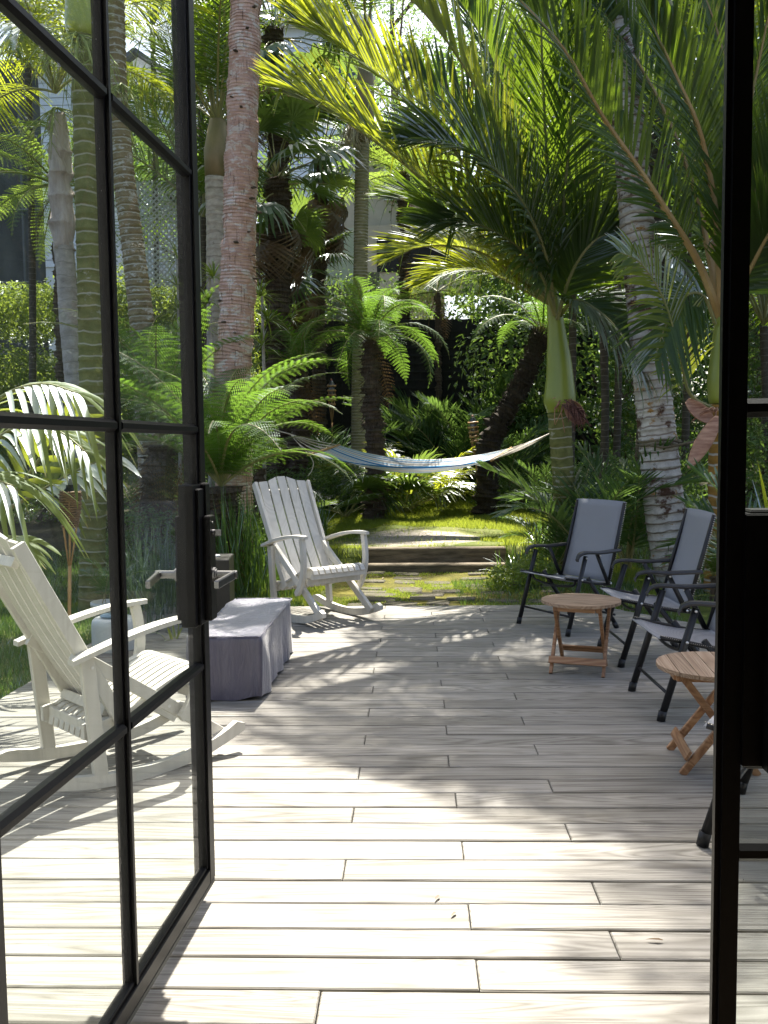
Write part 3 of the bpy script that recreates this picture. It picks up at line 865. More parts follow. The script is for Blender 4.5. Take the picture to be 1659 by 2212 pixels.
# ================================================================ folding chairs
def make_folding(label):
    e = empty('folding_chair', (0, 0, 0), 0, label, 'folding chair', 'black folding chairs with grey sling seats')
    def P(nm, fn, mat=None, sm=True):
        b = MB(); fn(b); return b.obj(nm, mat or M['tube'], e, sm)
    hw = 0.27
    for s in (-1, 1):
        x = s * hw
        P('front_leg', lambda b: (b.tube([(x, 0.27, 0.012), (x, 0.11, 0.548)], 0.0135, 10, flat=1.35), b.tube([(x, 0.272, 0.0), (x, 0.262, 0.05)], 0.0155, 10, flat=1.35)))
        P('rear_leg', lambda b: (b.tube([(x - s * 0.03, -0.22, 0.012), (x - s * 0.03, 0.06, 0.385)], 0.012, 10, flat=1.35), b.tube([(x - s * 0.03, -0.222, 0.0), (x - s * 0.03, -0.19, 0.045)], 0.014, 10, flat=1.35)))
        P('arm_strut', lambda b: b.tube([(x - s * 0.016, -0.12, 0.33), (x - s * 0.016, -0.01, 0.552)], 0.0115, 8, flat=1.3))
        def arm(b):
            pts = catmull([(0, 0.195, 0.525), (0, 0.178, 0.560), (0, 0.12, 0.574), (0, 0.0, 0.566), (0, -0.11, 0.568), (0, -0.20, 0.572)], 4)
            vs, F = [], []; n = len(pts)
            for i, p in enumerate(pts):
                t = i / (n - 1); w = 0.014 + 0.012 * math.sin(math.pi * min(1, 0.35 + (1 - t) * 0.65)) ; w = min(w, 0.026)
                if i == 0: w = 0.016
                for dx, dz in ((-w, -0.010), (w, -0.010), (w + .001, 0.0), (w - 0.006, 0.010), (-w + 0.006, 0.010), (-w - .001, 0.0)):
                    vs.append((x + s * 0.006 + dx, p.y + (dz * 0.5 if i == 0 else 0), p.z + dz))
            for i in range(n - 1):
                for k in range(6):
                    j = (k + 1) % 6
                    F.append((i * 6 + k, i * 6 + 6 + k, i * 6 + 6 + j, i * 6 + j))
            F += [tuple(range(6)), tuple((n - 1) * 6 + k for k in (5, 4, 3, 2, 1, 0))]
            b.add(vs, F)
        P('armrest', arm, M['plastic'], False)
        P('back_post', lambda b: b.tube([(s * 0.250, -0.125, 0.33), (s * 0.250, -0.195, 0.60), (s * 0.246, -0.280, 0.905)], 0.0125, 10))
        P('seat_rail', lambda b: b.tube(catmull([(s * 0.240, -0.15, 0.325), (s * 0.240, 0.0, 0.345), (s * 0.240, 0.20, 0.388), (s * 0.240, 0.27, 0.400)], 3), 0.0115, 8))
        for pos in ((0.115, 0.535), (-0.012, 0.545), (0.155, 0.385), (-0.185, 0.572), (-0.115, 0.34)):
            P('rivet', lambda b: b.tube([(x + s * 0.014, pos[0], pos[1]), (x + s * 0.020, pos[0], pos[1])], 0.007, 8), M['rivet'])
    P('stretcher', lambda b: b.tube([(-hw, 0.235, 0.13), (hw, 0.235, 0.13)], 0.008, 8))
    P('stretcher', lambda b: b.tube([(-hw + 0.03, -0.20, 0.10), (hw - 0.03, -0.20, 0.10)], 0.008, 8))
    P('stretcher', lambda b: b.tube(catmull([(-0.235, 0.17, 0.375), (-0.2, 0.17, 0.335), (0, 0.17, 0.315), (0.2, 0.17, 0.335), (0.235, 0.17, 0.375)], 4), 0.0085, 8))
    def backsl(b):
        n, mx = 12, 6; vs, F, U = [], [], []
        for i in range(n + 1):
            t = i / n
            y = -0.128 - 0.155 * t - 0.010 * math.sin(math.pi * t); z = 0.345 + 0.57 * t
            for k in range(mx + 1):
                a = k / mx * 2 - 1
                w = 0.256 - 0.004 * t
                vs.append((a * w, y - 0.016 * (1 - a * a) * math.sin(math.pi * min(1, t + .1)) , z + (0.004 * math.cos(a * 2) if i == n else 0)))
        for i in range(n):
            for k in range(mx):
                F.append((i * (mx + 1) + k, i * (mx + 1) + k + 1, (i + 1) * (mx + 1) + k + 1, (i + 1) * (mx + 1) + k))
        b.add(vs, F)
    o = P('back_sling', backsl, M['sling'])
    sol = o.modifiers.new('thick', 'SOLIDIFY'); sol.thickness = 0.004
    def seatsl(b):
        n, mx = 10, 6; vs, F = [], []
        for i in range(n + 1):
            t = i / n
            y = -0.155 + 0.435 * t; z = 0.333 + 0.075 * t - 0.016 * math.sin(math.pi * t) + 0.004
            for k in range(mx + 1):
                a = k / mx * 2 - 1
                vs.append((a * 0.246, y + (0.0), z - 0.018 * (1 - a * a) * math.sin(math.pi * min(1, t + .0)) - (0.012 if i == n else 0)))
        for i in range(n):
            for k in range(mx):
                F.append((i * (mx + 1) + k, i * (mx + 1) + k + 1, (i + 1) * (mx + 1) + k + 1, (i + 1) * (mx + 1) + k))
        b.add(vs, F)
    o = P('seat_sling', seatsl, M['sling'])
    sol = o.modifiers.new('thick', 'SOLIDIFY'); sol.thickness = 0.005
    # pale zigzag stitching along both edges of the slings, one fine strip each
    for s in (-1, 1):
        def stch(b):
            n = 44
            for i in range(n):
                t = (i + 0.3) / n
                y = -0.155 + 0.435 * t; z = 0.333 + 0.075 * t - 0.016 * math.sin(math.pi * t) + 0.0085
                b.box((s * 0.2475, y, z), (0.009, 0.003, 0.0012))
                y = -0.128 - 0.155 * t - 0.010 * math.sin(math.pi * t); z = 0.345 + 0.57 * t
                b.box((s * 0.2590, y - 0.001, z), (0.007, 0.007, 0.003))
        q = P('stitching', stch, M['rope'], False)
        q['kind'] = 'stuff'
    return e
def chair_from_feet(e, fl, fr, scale=1.0):
    """fl, fr: floor points of the chair's own left(-x) and right(+x) front feet"""
    mid = (fl + fr) / 2; lat = (fr - fl); lat.z = 0; lat.normalize()
    fwd = V((-lat.y, lat.x, 0))
    c = mid - fwd * 0.27 * scale
    e.location = (c.x, c.y, 0.0)
    e.rotation_euler = (0, 0, math.atan2(lat.y, lat.x))
    e.scale = (scale,) * 3
ch1 = make_folding('grey sling folding chair behind the first small table, facing the viewer')
ch2 = copy_tree(ch1); ch2['label'] = 'folding chair with its whole tall back in front of the leaning white trunk, turned sideways'
ch3 = copy_tree(ch1); ch3['label'] = 'folding chair behind the second small table, its back hidden by the black door leaf'
ch4 = copy_tree(ch1); ch4['label'] = 'nearest folding chair, only legs and a seat corner showing round the black door leaf'
SC = 1.0
chair_from_feet(ch1, G(1228, 1375), G(1120, 1347), SC)
chair_from_feet(ch2, G(1341, 1441), G(1297, 1399), SC)
chair_from_feet(ch3, G(1427, 1557), G(1366, 1494), SC)
chair_from_feet(ch4, G(1520, 1825), G(1598, 1716), SC)

# ================================================================ folding side tables
def make_table(label):
    e = empty('side_table', (0, 0, 0), 0, label, 'side table', 'round wooden folding tables between the chairs')
    Rr, H = 0.230, 0.42
    n = 7; w = 2 * Rr / n
    for i in range(n):
        y0 = -Rr + i * w + 0.0015; y1 = y0 + w - 0.003
        top = []
        k = 7
        for j in range(k + 1):
            y = y0 + (y1 - y0) * j / k
            top.append((math.sqrt(max(0.0009, Rr * Rr - y * y)), y))
        poly = top + [(-a, b_) for a, b_ in top[::-1]]
        mb = MB(); m_ = len(poly)
        P_ = [(a, b_, H - 0.017) for a, b_ in poly] + [(a, b_, H) for a, b_ in poly]
        F = [tuple(range(m_ - 1, -1, -1)), tuple(range(m_, 2 * m_))] + [(a, (a + 1) % m_, m_ + (a + 1) % m_, m_ + a) for a in range(m_)]
        mb.add(P_, F)
        mb.obj('slat', M['acacia_top'], e)
    def P(nm, fn):
        b = MB(); fn(b); return b.obj(nm, M['acacia'], e)
    for x in (-0.12, 0.12):
        P('batten', lambda b: b.box((x, 0, H - 0.032), (0.024, 0.34, 0.028), None, 0.002))
    for y in (-0.17, 0.17):
        P('batten', lambda b: b.box((0, y, H - 0.033), (0.21, 0.018, 0.026), None, 0.002))
    for xx, s in ((0.150, 1), (-0.150, 1), (0.128, -1), (-0.128, -1)):
        P('leg', lambda b: b.bar((xx, s * 0.150, 0.0), (xx, -s * 0.150, H - 0.022), 0.018, 0.030, (0, 1, 0.9), 0.002))
    P('stretcher', lambda b: b.bar((-0.165, 0.128, 0.080), (0.165, 0.128, 0.080), 0.012, 0.042, (0, -0.6, 1), 0.002))
    P('stretcher', lambda b: b.bar((-0.135, -0.128, 0.100), (0.135, -0.128, 0.100), 0.012, 0.042, (0, 0.6, 1), 0.002))
    for s in (-1, 1):
        P('bolt', lambda b: b.tube([(s * 0.158, 0.0, 0.200), (s * 0.162, 0.0, 0.200)], 0.007, 10)).data.materials[0] = M['rivet']
    return e
tb1 = make_table('round slatted side table between the first two folding chairs')
lat = G(1304, 1466) - G(1202, 1458); lat.z = 0
tb1.location = G(1255, 1295, 0.42); tb1.location.z = 0
tb1.rotation_euler = (0, 0, math.atan2(lat.y, lat.x) + math.pi)
tb2 = copy_tree(tb1); tb2['label'] = 'round slatted side table nearest the black door leaf, partly cut off by it'
tb2.location = G(1542, 1434, 0.42); tb2.location.z = 0
tb2.rotation_euler = (0, 0, R(84))

# ================================================================ covered fire table
cA, cB = G(571, 1515), G(645, 1425)               # bottom right corners, near and far
cA = cA + camdir(-0.012, 0.0)
cB = cA + camdir(0.045, 1.20)
cv = empty('covered_fire_table', ((cA.x + cB.x) / 2 - 0.185, (cA.y + cB.y) / 2, 0), math.atan2((cB - cA).y, (cB - cA).x) - math.pi / 2, 'low oblong fire table under a creased violet grey weather cover', 'covered table')
Wc, Lc, Hc = 0.37, (cB - cA).length, 0.345
bm = bmesh.new()
nx, ny, nz = 16, 34, 12
def cover_pt(x, y, z):
    # x,y in -1..1, z 0..1
    hx_, hy_ = Wc / 2, Lc / 2
    fl = 1.0 + 0.02 * (1 - z) ** 1.3
    px, py = x * hx_ * fl, y * hy_ * (1.0 + 0.012 * (1 - z))
    pz = z * Hc
    nn = noise.noise(V((px * 4, py * 3.0, pz * 1.3))) * 0.026 + noise.noise(V((px * 11, py * 9.0, pz * 2.5 + 7))) * 0.012
    fold = 0.008 * math.sin(py * 26 + pz * 5) * (1 - z) * (1 if abs(x) > 0.99 else 0) + 0.010 * math.sin(px * 30 + pz * 6) * (1 - z) * (1 if abs(y) > 0.99 else 0)
    if z > 0.995:
        pz += nn * 0.5 - 0.010 * (1 - x * x) * (1 - y * y)
    sx = (abs(x) ** 12) * math.copysign(1, x); sy = (abs(y) ** 12) * math.copysign(1, y)
    return V((px + sx * (nn + fold), py + sy * (nn + fold), max(0.004, pz + (0.014 + 0.012 * math.sin(px * 17 + py * 13) if z < 0.01 else 0))))
vc = {}
def gv(x, y, z):
    k = (round(x, 4), round(y, 4), round(z, 4))
    if k not in vc: vc[k] = bm.verts.new(cover_pt(x, y, z))
    return vc[k]
L1 = lambda n: [-1 + 2 * i / n for i in range(n + 1)]
zz_ = [i / nz for i in range(nz + 1)]
X1, Y1 = L1(nx), L1(ny)
def q4(a, b, c, d): bm.faces.new((a, b, c, d))
for i in range(nx):
    for j in range(ny): q4(gv(X1[i], Y1[j], 1), gv(X1[i + 1], Y1[j], 1), gv(X1[i + 1], Y1[j + 1], 1), gv(X1[i], Y1[j + 1], 1))
for k in range(nz):
    for i in range(nx):
        q4(gv(X1[i], -1, zz_[k]), gv(X1[i + 1], -1, zz_[k]), gv(X1[i + 1], -1, zz_[k + 1]), gv(X1[i], -1, zz_[k + 1]))
        q4(gv(X1[i + 1], 1, zz_[k]), gv(X1[i], 1, zz_[k]), gv(X1[i], 1, zz_[k + 1]), gv(X1[i + 1], 1, zz_[k + 1]))
    for j in range(ny):
        q4(gv(1, Y1[j], zz_[k]), gv(1, Y1[j + 1], zz_[k]), gv(1, Y1[j + 1], zz_[k + 1]), gv(1, Y1[j], zz_[k + 1]))
        q4(gv(-1, Y1[j + 1], zz_[k]), gv(-1, Y1[j], zz_[k]), gv(-1, Y1[j], zz_[k + 1]), gv(-1, Y1[j + 1], zz_[k + 1]))
me = bpy.data.meshes.new('cover'); bm.to_mesh(me); bm.free(); me.materials.append(M['cover'])
me.polygons.foreach_set('use_smooth', [True] * len(me.polygons))
link('cover', me, cv)
mb = MB()
for s in (-1, 1):
    mb.tube([(s * Wc / 2, -Lc / 2 + 0.01, Hc - 0.004 + 0.004), (s * Wc / 2, 0, Hc + 0.001), (s * Wc / 2, Lc / 2 - 0.01, Hc)], 0.004, 6)
for s in (-1, 1):
    mb.tube([(-Wc / 2 + 0.01, s * Lc / 2, Hc), (Wc / 2 - 0.01, s * Lc / 2, Hc)], 0.004, 6)
mb.obj('seam_piping', M['cover'], cv, True)

# ================================================================ pots and planters
e = empty('square_planter', G(438, 1340, -0.05), R(6), 'tall square black planter on the grass behind the fire table', 'planter')
e.location = At(447, 1340, 7.0); e.location.z = -0.07
mb = MB(); s_, h_ = 0.40, 0.56
mb.box((0, 0, h_ / 2), (s_, s_, h_), None, 0.006); mb.obj('box', M['black_box'], e)
mb = MB(); mb.lathe([(0.0, h_ + .0015), (0.052, h_ + .0015), (0.056, h_ + .006), (0.050, h_ + .012), (0.0, h_ + .012)], (0.06, 0.02, 0), 24); mb.obj('cap', M['planter_white'], e, True)
e = empty('white_planter', At(247, 1400, 6.0), 0, 'round pale planter on the grass behind the nearer rocking chair', 'planter')
e.location.z = gz(e.location.x, e.location.y)
mb = MB(); mb.lathe([(0.0, 0.0), (0.135, 0.0), (0.143, 0.02), (0.143, 0.26), (0.137, 0.29), (0.12, 0.305), (0.0, 0.31)], (0, 0, 0), 32); mb.obj('pot', M['planter_white'], e, True)
mb = MB(); mb.lathe([(0.0, 0.312), (0.075, 0.312), (0.085, 0.316), (0.085, 0.322), (0.0, 0.326)], (0, 0, 0), 24); mb.obj('lid', simple_mat('blue_lid', (0.16, 0.26, 0.33), (0.2, 0.3, 0.38), 0.5), e, True)
POT2 = At(232, 1325, 6.6); POT2.z = gz(POT2.x, POT2.y)
e = empty('plant_pot', POT2, 0, 'small pale pot with a young palm, behind the round pale planter', 'plant pot')
mb = MB(); mb.lathe([(0.0, 0.0), (0.085, 0.0), (0.11, 0.27), (0.118, 0.27), (0.118, 0.30), (0.105, 0.30), (0.10, 0.27), (0.0, 0.265)], (0, 0, 0), 24); mb.obj('pot', M['planter_white'], e, True)
pot_small = e

# ================================================================ torches
def torch(label, base, top, head=0.28, rad=0.045, dense=True, wick=True):
    """bamboo garden torch leaning from base to top (top = rim of the basket)"""
    e = empty('garden_torch', base, 0, label, 'garden torch', 'bamboo torches in the garden')
    d = (top - base); L = d.length; d.normalize()
    x = d.orthogonal().normalized(); y = d.cross(x)
    at = lambda s, a=0.0, r=0.0: d * s + x * (r * math.cos(a)) + y * (r * math.sin(a))
    sp = 0.24 if dense else 0.30
    b = MB()
    pts, rr = [], []
    s = 0.0
    while s < L - head - sp:
        pts += [at(s), at(s + 0.012), at(s + 0.02)]; rr += [0.0115, 0.0145, 0.0115]; s += 0.26
    pts.append(at(L - head - sp)); rr.append(0.012)
    b.tube(pts, rr, 8); b.obj('pole', M['bamboo'], e, True)
    for k in range(6):
        a = k * math.pi / 3
        b = MB(); b.tube([at(L - head - sp, a, 0.008), at(L - head, a, rad * 0.72), at(L - head * 0.3, a, rad)], 0.0045, 5); b.obj('splint', M['bamboo'], e, True)
    nb = 16 if dense else 5
    for k in range(nb):
        b = MB(); s = L - head + head * (k + 0.3) / nb * 0.98
        r_ = rad * (0.74 + 0.28 * math.sin(math.pi * min(1, (k + 0.5) / nb * 0.62)))
        pts = [at(s + 0.003 * math.sin(j * 2.0 + k), j * math.pi / 6, r_ * (1.04 if (j + k) % 2 else 0.95)) for j in range(13)]
        b.tube(pts, head / nb * (0.48 if dense else 0.22), 5, flat=1.0); b.obj('wicker_band', M['wicker'] if dense else M['bamboo'], e, True)
    b = MB()
    prof = [(rad * 0.5, -head * 0.7), (rad * 0.8, -head * 0.6), (rad * 0.8, -0.02), (rad * 0.45, 0.012), (rad * 0.42, 0.03)]
    b.lathe(prof, (0, 0, 0), 14)
    o = b.obj('oil_canister', M['black_steel'] if dense else M['chrome'], e, True)
    o.matrix_local = Matrix.Translation(at(L)) @ d.to_track_quat('Z', 'Y').to_matrix().to_4x4()
    if wick:
        b = MB(); q = random.Random(5)
        for k in range(14):
            a = q.uniform(0, 6.28); r1 = q.uniform(0.015, 0.034)
            b.tube([at(L + 0.02, a, 0.008), at(L + 0.06 + q.uniform(0, .02), a, r1 * .6), at(L + q.uniform(0.03, .07), a + q.uniform(-.4, .4), r1)], 0.0045, 4)
        b.obj('wick', simple_mat('frayed_wick', (0.22, 0.26, 0.29), (0.38, 0.42, 0.45), 0.9), e, True)
    else:
        b = MB(); b.lathe([(0.012, 0.03), (0.016, 0.035), (0.014, 0.055), (0.004, 0.06)], (0, 0, 0), 10)
        o = b.obj('snuffer', simple_mat('copper_cap', (0.35, 0.12, 0.06), (0.4, 0.16, 0.08), 0.5), e, True)
        o.matrix_local = Matrix.Translation(at(L)) @ d.to_track_quat('Z', 'Y').to_matrix().to_4x4()
    return e
def gpt(u, v, y):
    p = At(u, v, y); p.z = gz(p.x, p.y); return p
tp = At(152, 1058, 5.6); bs = At(143, 1300, 5.6); bs.z = gz(bs.x, bs.y)
torch('thick wicker bamboo torch with a frayed wick, beside the ringed green trunk', bs, tp, 0.23, 0.062)
tp = At(1021, 905, 14.0); bs = gpt(1037, 1050, 14.0)
torch('slim bamboo torch leaning behind the right end of the hammock', bs, tp, 0.36, 0.07, False, False)
tp = At(716, 826, 16.6); bs = gpt(718, 990, 16.6)
torch('slim bamboo torch in the dark bed left of the tree fern', bs, tp, 0.42, 0.07, False, False)

# ================================================================ hammock
e = empty('hammock', At(900, 1000, 12.0), 0, 'blue and white striped rope hammock with wooden spreader bars, slung across the lawn', 'hammock')
o0 = e.location.copy()
yl = 12.0
ringL, ringR = At(627, 938, yl + 0.1), At(1190, 935, yl - 0.6)
barL = [At(668, 982, yl - 0.46), At(732, 962, yl + 0.46)]
barR = [At(1062, 994, yl - 0.45), At(1104, 968, yl + 0.4)]
nx_, nc = 40, 14
b = MB(); vs, F, U = [], [], []
midlow = At(890, 1018, yl)
for i in range(nx_ + 1):
    t = i / nx_
    near = barL[0].lerp(barR[0], t); far = barL[1].lerp(barR[1], t)
    sag = 4 * t * (1 - t)
    for k in range(nc + 1):
        c = k / nc
        p = near.lerp(far, 0.5 + (c - 0.5) * (1 - 0.32 * sag))
        p = p.copy(); p.z -= sag * (0.150 + 0.110 * math.sin(math.pi * c)) + 0.012 * math.sin(math.pi * c) * 1
        vs.append(p - o0); U.append((c, t))
for i in range(nx_):
    for k in range(nc):
        F.append((i * (nc + 1) + k, i * (nc + 1) + k + 1, (i + 1) * (nc + 1) + k + 1, (i + 1) * (nc + 1) + k))
b.add(vs, F, U)
o = b.obj('cloth', M['hammock'], e, True); sol = o.modifiers.new('thick', 'SOLIDIFY'); sol.thickness = 0.006
for bb in (barL, barR):
    b = MB(); b.tube([bb[0] - o0 - (bb[1] - bb[0]) * .03, bb[1] - o0 + (bb[1] - bb[0]) * .03], 0.017, 10); b.obj('spreader_bar', M['bamboo'], e, True)
for bb, rg in ((barL, ringL), (barR, ringR)):
    for k in range(13):
        c = k / 12
        p = bb[0].lerp(bb[1], c) - o0; q = rg - o0
        m_ = (p + q) / 2 + V((0, 0, -0.02 - 0.03 * (k % 3)))
        b = MB(); b.tube([bez(p, m_, q, t_ / 6) for t_ in range(7)], 0.0055, 4); b.obj('rope', M['rope'], e, True)
b = MB(); b.tube(catmull([ringR - o0, ringR - o0 + V((0.12, -.1, 0.02)), At(1216, 915, 10.0) - o0 + V((0, 0.1, 0))], 4), 0.009, 6); b.obj('rope', M['rope'], e, True)
b = MB(); b.tube([ringL - o0, At(505, 905, 12.4) - o0], 0.009, 6); b.obj('rope', M['rope'], e, True)
b = MB(); pp = barL[0] - o0; b.tube(catmull([pp, pp + V((.05, 0, -.1)), pp + V((.03, 0, -.2)), pp + V((-.02, 0, -.27))], 4), 0.006, 5); b.obj('rope', M['rope'], e, True)
# ================================================================ plants
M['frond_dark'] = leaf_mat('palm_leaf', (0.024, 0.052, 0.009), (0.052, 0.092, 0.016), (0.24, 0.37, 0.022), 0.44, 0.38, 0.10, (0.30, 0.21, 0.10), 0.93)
M['frond_lime'] = leaf_mat('sunlit_palm_leaf', (0.055, 0.095, 0.018), (0.105, 0.16, 0.03), (0.50, 0.56, 0.03), 0.55, 0.38, 0.08, (0.42, 0.28, 0.12), 0.90)  # brighter, yellower copy of palm_leaf; sunlight on the fronds is put into the colour
M['frond_near'] = leaf_mat('broad_palm_leaf', (0.08, 0.12, 0.022), (0.15, 0.19, 0.035), (0.46, 0.52, 0.05), 0.46, 0.45, 0.055, (0.40, 0.30, 0.10), 0.94)
M['frond_blue'] = leaf_mat('blue_green_palm_leaf', (0.035, 0.072, 0.03), (0.06, 0.11, 0.045), (0.20, 0.34, 0.06), 0.38, 0.45, 0.03, (0.28, 0.2, 0.1), 0.96)
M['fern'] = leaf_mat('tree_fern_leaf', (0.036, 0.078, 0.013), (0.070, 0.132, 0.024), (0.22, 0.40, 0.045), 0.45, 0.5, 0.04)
M['fern_lime'] = leaf_mat('sunlit_fern_leaf', (0.06, 0.12, 0.02), (0.12, 0.19, 0.03), (0.40, 0.56, 0.07), 0.5, 0.5, 0.04)  # paler copy of tree_fern_leaf with the sunlight painted in
M['fern_brown'] = leaf_mat('dead_fern_leaf', (0.10, 0.06, 0.03), (0.2, 0.13, 0.07), (0.3, 0.18, 0.08), 0.3, 0.7, 0.0)
M['dead_leaf'] = leaf_mat('dead_palm_leaf', (0.13, 0.09, 0.055), (0.27, 0.20, 0.13), (0.3, 0.2, 0.1), 0.25, 0.7, 0.0)
M['fan'] = leaf_mat('fan_palm_leaf', (0.032, 0.062, 0.022), (0.065, 0.11, 0.035), (0.22, 0.33, 0.05), 0.4, 0.35, 0.12, (0.3, 0.22, 0.1), 0.93)
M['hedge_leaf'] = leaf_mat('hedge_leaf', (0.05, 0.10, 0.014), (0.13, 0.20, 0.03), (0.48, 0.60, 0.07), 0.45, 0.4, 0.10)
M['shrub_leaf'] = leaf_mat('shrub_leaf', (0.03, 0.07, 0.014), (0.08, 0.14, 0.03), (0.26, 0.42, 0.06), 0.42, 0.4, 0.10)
M['strap'] = leaf_mat('strap_leaf', (0.035, 0.075, 0.018), (0.075, 0.13, 0.03), (0.22, 0.38, 0.05), 0.4, 0.35, 0.12)
M['flax_blue'] = leaf_mat('blue_grass', (0.05, 0.08, 0.055), (0.09, 0.13, 0.09), (0.16, 0.26, 0.12), 0.35, 0.4, 0.1)
M['grass'] = leaf_mat('grass_blade', (0.09, 0.14, 0.02), (0.18, 0.23, 0.04), (0.55, 0.64, 0.07), 0.45, 0.5, 0.04, (0.30, 0.27, 0.12), 1.0, 2.0)
M['stalk'] = simple_mat('frond_stalk', (0.15, 0.17, 0.05), (0.30, 0.26, 0.11), 0.55, 3)
M['stalk_orange'] = simple_mat('orange_frond_stalk', (0.30, 0.18, 0.06), (0.40, 0.28, 0.12), 0.5, 3)
M['stalk_brown'] = simple_mat('brown_stalk', (0.06, 0.04, 0.02), (0.11, 0.075, 0.04), 0.7, 6)
M['flower'] = simple_mat('palm_flower_strings', (0.40, 0.36, 0.22), (0.55, 0.48, 0.33), 0.7, 10)
M['flower_green'] = simple_mat('green_flower_strings', (0.20, 0.26, 0.06), (0.34, 0.38, 0.12), 0.7, 10)

def trunk_mat(name, base1, base2, ring, patch=None, spacing=0.1, ringw=0.14, patch_at=0.6, bump=0.5, fib=0.0, dark=None):
    """ringed palm bark; UV.y runs up the trunk in metres"""
    m, nt, out = new_mat(name)
    uv = nd(nt, 'ShaderNodeUVMap')
    sep = nd(nt, 'ShaderNodeSeparateXYZ', {0: uv.outputs[0]})
    vec = coords(nt, 'Object', (1, 1, 1), 11)
    wob = noisen(nt, coords(nt, 'Object', (1, 1, 0.5), 5), 5.0, 3, 0.5)
    y = mathn(nt, 'ADD', mathn(nt, 'DIVIDE', sep.outputs[1], spacing), mathn(nt, 'MULTIPLY', wob, 0.75))
    fr = mathn(nt, 'FRACT', y)
    rg = mathn(nt, 'MULTIPLY', mathn(nt, 'SUBTRACT', ringw, mathn(nt, 'ABSOLUTE', mathn(nt, 'SUBTRACT', fr, 0.5))), 14.0, clamp=True)
    f = noisen(nt, coords(nt, 'Object', (1, 1, 1.4), 7), 9, 5, 0.65, 0.4)
    col = ramp(nt, f, [(0.32, base1), (0.66, base2)])
    if patch:
        pf = noisen(nt, coords(nt, 'Object', (1, 1, 1.8), 17), 7, 5, 0.7)
        pk = mathn(nt, 'MULTIPLY', mathn(nt, 'SUBTRACT', pf, 1 - patch_at), 16.0, clamp=True)
        col = mixc(nt, pk, col, patch)
    if dark:
        df = noisen(nt, coords(nt, 'Object', (1, 1, 1.2), 27), 4, 5, 0.7)
        dk = mathn(nt, 'MULTIPLY', mathn(nt, 'SUBTRACT', df, 0.54), 12.0, clamp=True)
        col = mixc(nt, dk, col, dark)
    col = mixc(nt, mathn(nt, 'MULTIPLY', rg, 0.85), col, ring)
    # ring scars, fine grain and cracks form the relief; fibrous bark darkens in cracks
    fine = noisen(nt, coords(nt, 'Object', (6, 6, 1.5), 0), 9, 4, 0.7)
    crack = noisen(nt, coords(nt, 'Object', (26, 26, 2.5), 3), 2.0, 2, 0.5)
    h = mathn(nt, 'ADD', mathn(nt, 'MULTIPLY', rg, 0.8), mathn(nt, 'ADD', mathn(nt, 'MULTIPLY', fine, 0.5), mathn(nt, 'MULTIPLY', crack, fib)))
    if fib:
        ck = mathn(nt, 'MULTIPLY', mathn(nt, 'SUBTRACT', 0.40, crack), 9.0, clamp=True)
        col = mixc(nt, mathn(nt, 'MULTIPLY', ck, 0.8), col, tuple(c * 0.35 for c in base1))
    p = nd(nt, 'ShaderNodeBsdfPrincipled', {'Base Color': col, 'Roughness': 0.85, 'Specular IOR Level': 0.2, 'Normal': bumpn(nt, h, bump, 0.012)})
    nt.links.new(p.outputs[0], out.inputs[0])
    return m
M['tk_green'] = trunk_mat('green_ringed_trunk', (0.11, 0.115, 0.035), (0.20, 0.20, 0.07), (0.40, 0.375, 0.29), (0.34, 0.33, 0.26), 0.105, 0.10, 0.38)
M['tk_brown'] = trunk_mat('brown_ringed_trunk', (0.17, 0.125, 0.065), (0.30, 0.235, 0.14), (0.52, 0.50, 0.45), (0.52, 0.50, 0.45), 0.085, 0.12, 0.45)
M['tk_grey'] = trunk_mat('grey_trunk', (0.32, 0.285, 0.26), (0.50, 0.455, 0.42), (0.20, 0.18, 0.16), (0.12, 0.11, 0.10), 0.16, 0.05, 0.35)
M['tk_pink'] = trunk_mat('pinkish_trunk', (0.42, 0.255, 0.20), (0.62, 0.43, 0.355), (0.22, 0.13, 0.10), (0.62, 0.54, 0.49), 0.034, 0.06, 0.48, 0.8, 0.9)
M['tk_white'] = trunk_mat('white_blotched_trunk', (0.36, 0.33, 0.29), (0.60, 0.57, 0.53), (0.22, 0.17, 0.13), (0.34, 0.20, 0.07), 0.085, 0.12, 0.42, 0.6, 0.0, (0.09, 0.05, 0.035))
M['tk_orange'] = trunk_mat('orange_ringed_trunk', (0.24, 0.13, 0.03), (0.36, 0.20, 0.05), (0.48, 0.45, 0.40), (0.16, 0.10, 0.05), 0.10, 0.13, 0.35)
M['tk_thin'] = trunk_mat('olive_ringed_trunk', (0.20, 0.185, 0.09), (0.33, 0.29, 0.18), (0.48, 0.45, 0.39), (0.48, 0.46, 0.42), 0.05, 0.12, 0.38)
M['tk_hairy'] = simple_mat('hairy_trunk', (0.06, 0.043, 0.03), (0.16, 0.12, 0.085), 0.95, 4, bump=1.0, stretch=(9, 9, 1.2), bdist=0.03)
M['tk_shag'] = simple_mat('dark_shaggy_trunk', (0.025, 0.018, 0.012), (0.075, 0.055, 0.036), 0.95, 5, bump=1.0, stretch=(9, 9, 1.2), bdist=0.03)
M['tk_dark'] = trunk_mat('dark_trunk', (0.055, 0.045, 0.035), (0.10, 0.085, 0.07), (0.16, 0.14, 0.12), (0.16, 0.15, 0.14), 0.09, 0.10, 0.3)
M['shaft'] = simple_mat('green_crownshaft', (0.20, 0.25, 0.035), (0.31, 0.34, 0.06), 0.38, 2.5, stretch=(1, 1, 0.3), spec=0.5, coat=0.1)
M['shaft_brown'] = simple_mat('brown_crownshaft', (0.12, 0.11, 0.045), (0.27, 0.20, 0.12), 0.5, 4, stretch=(1, 1, 0.4))
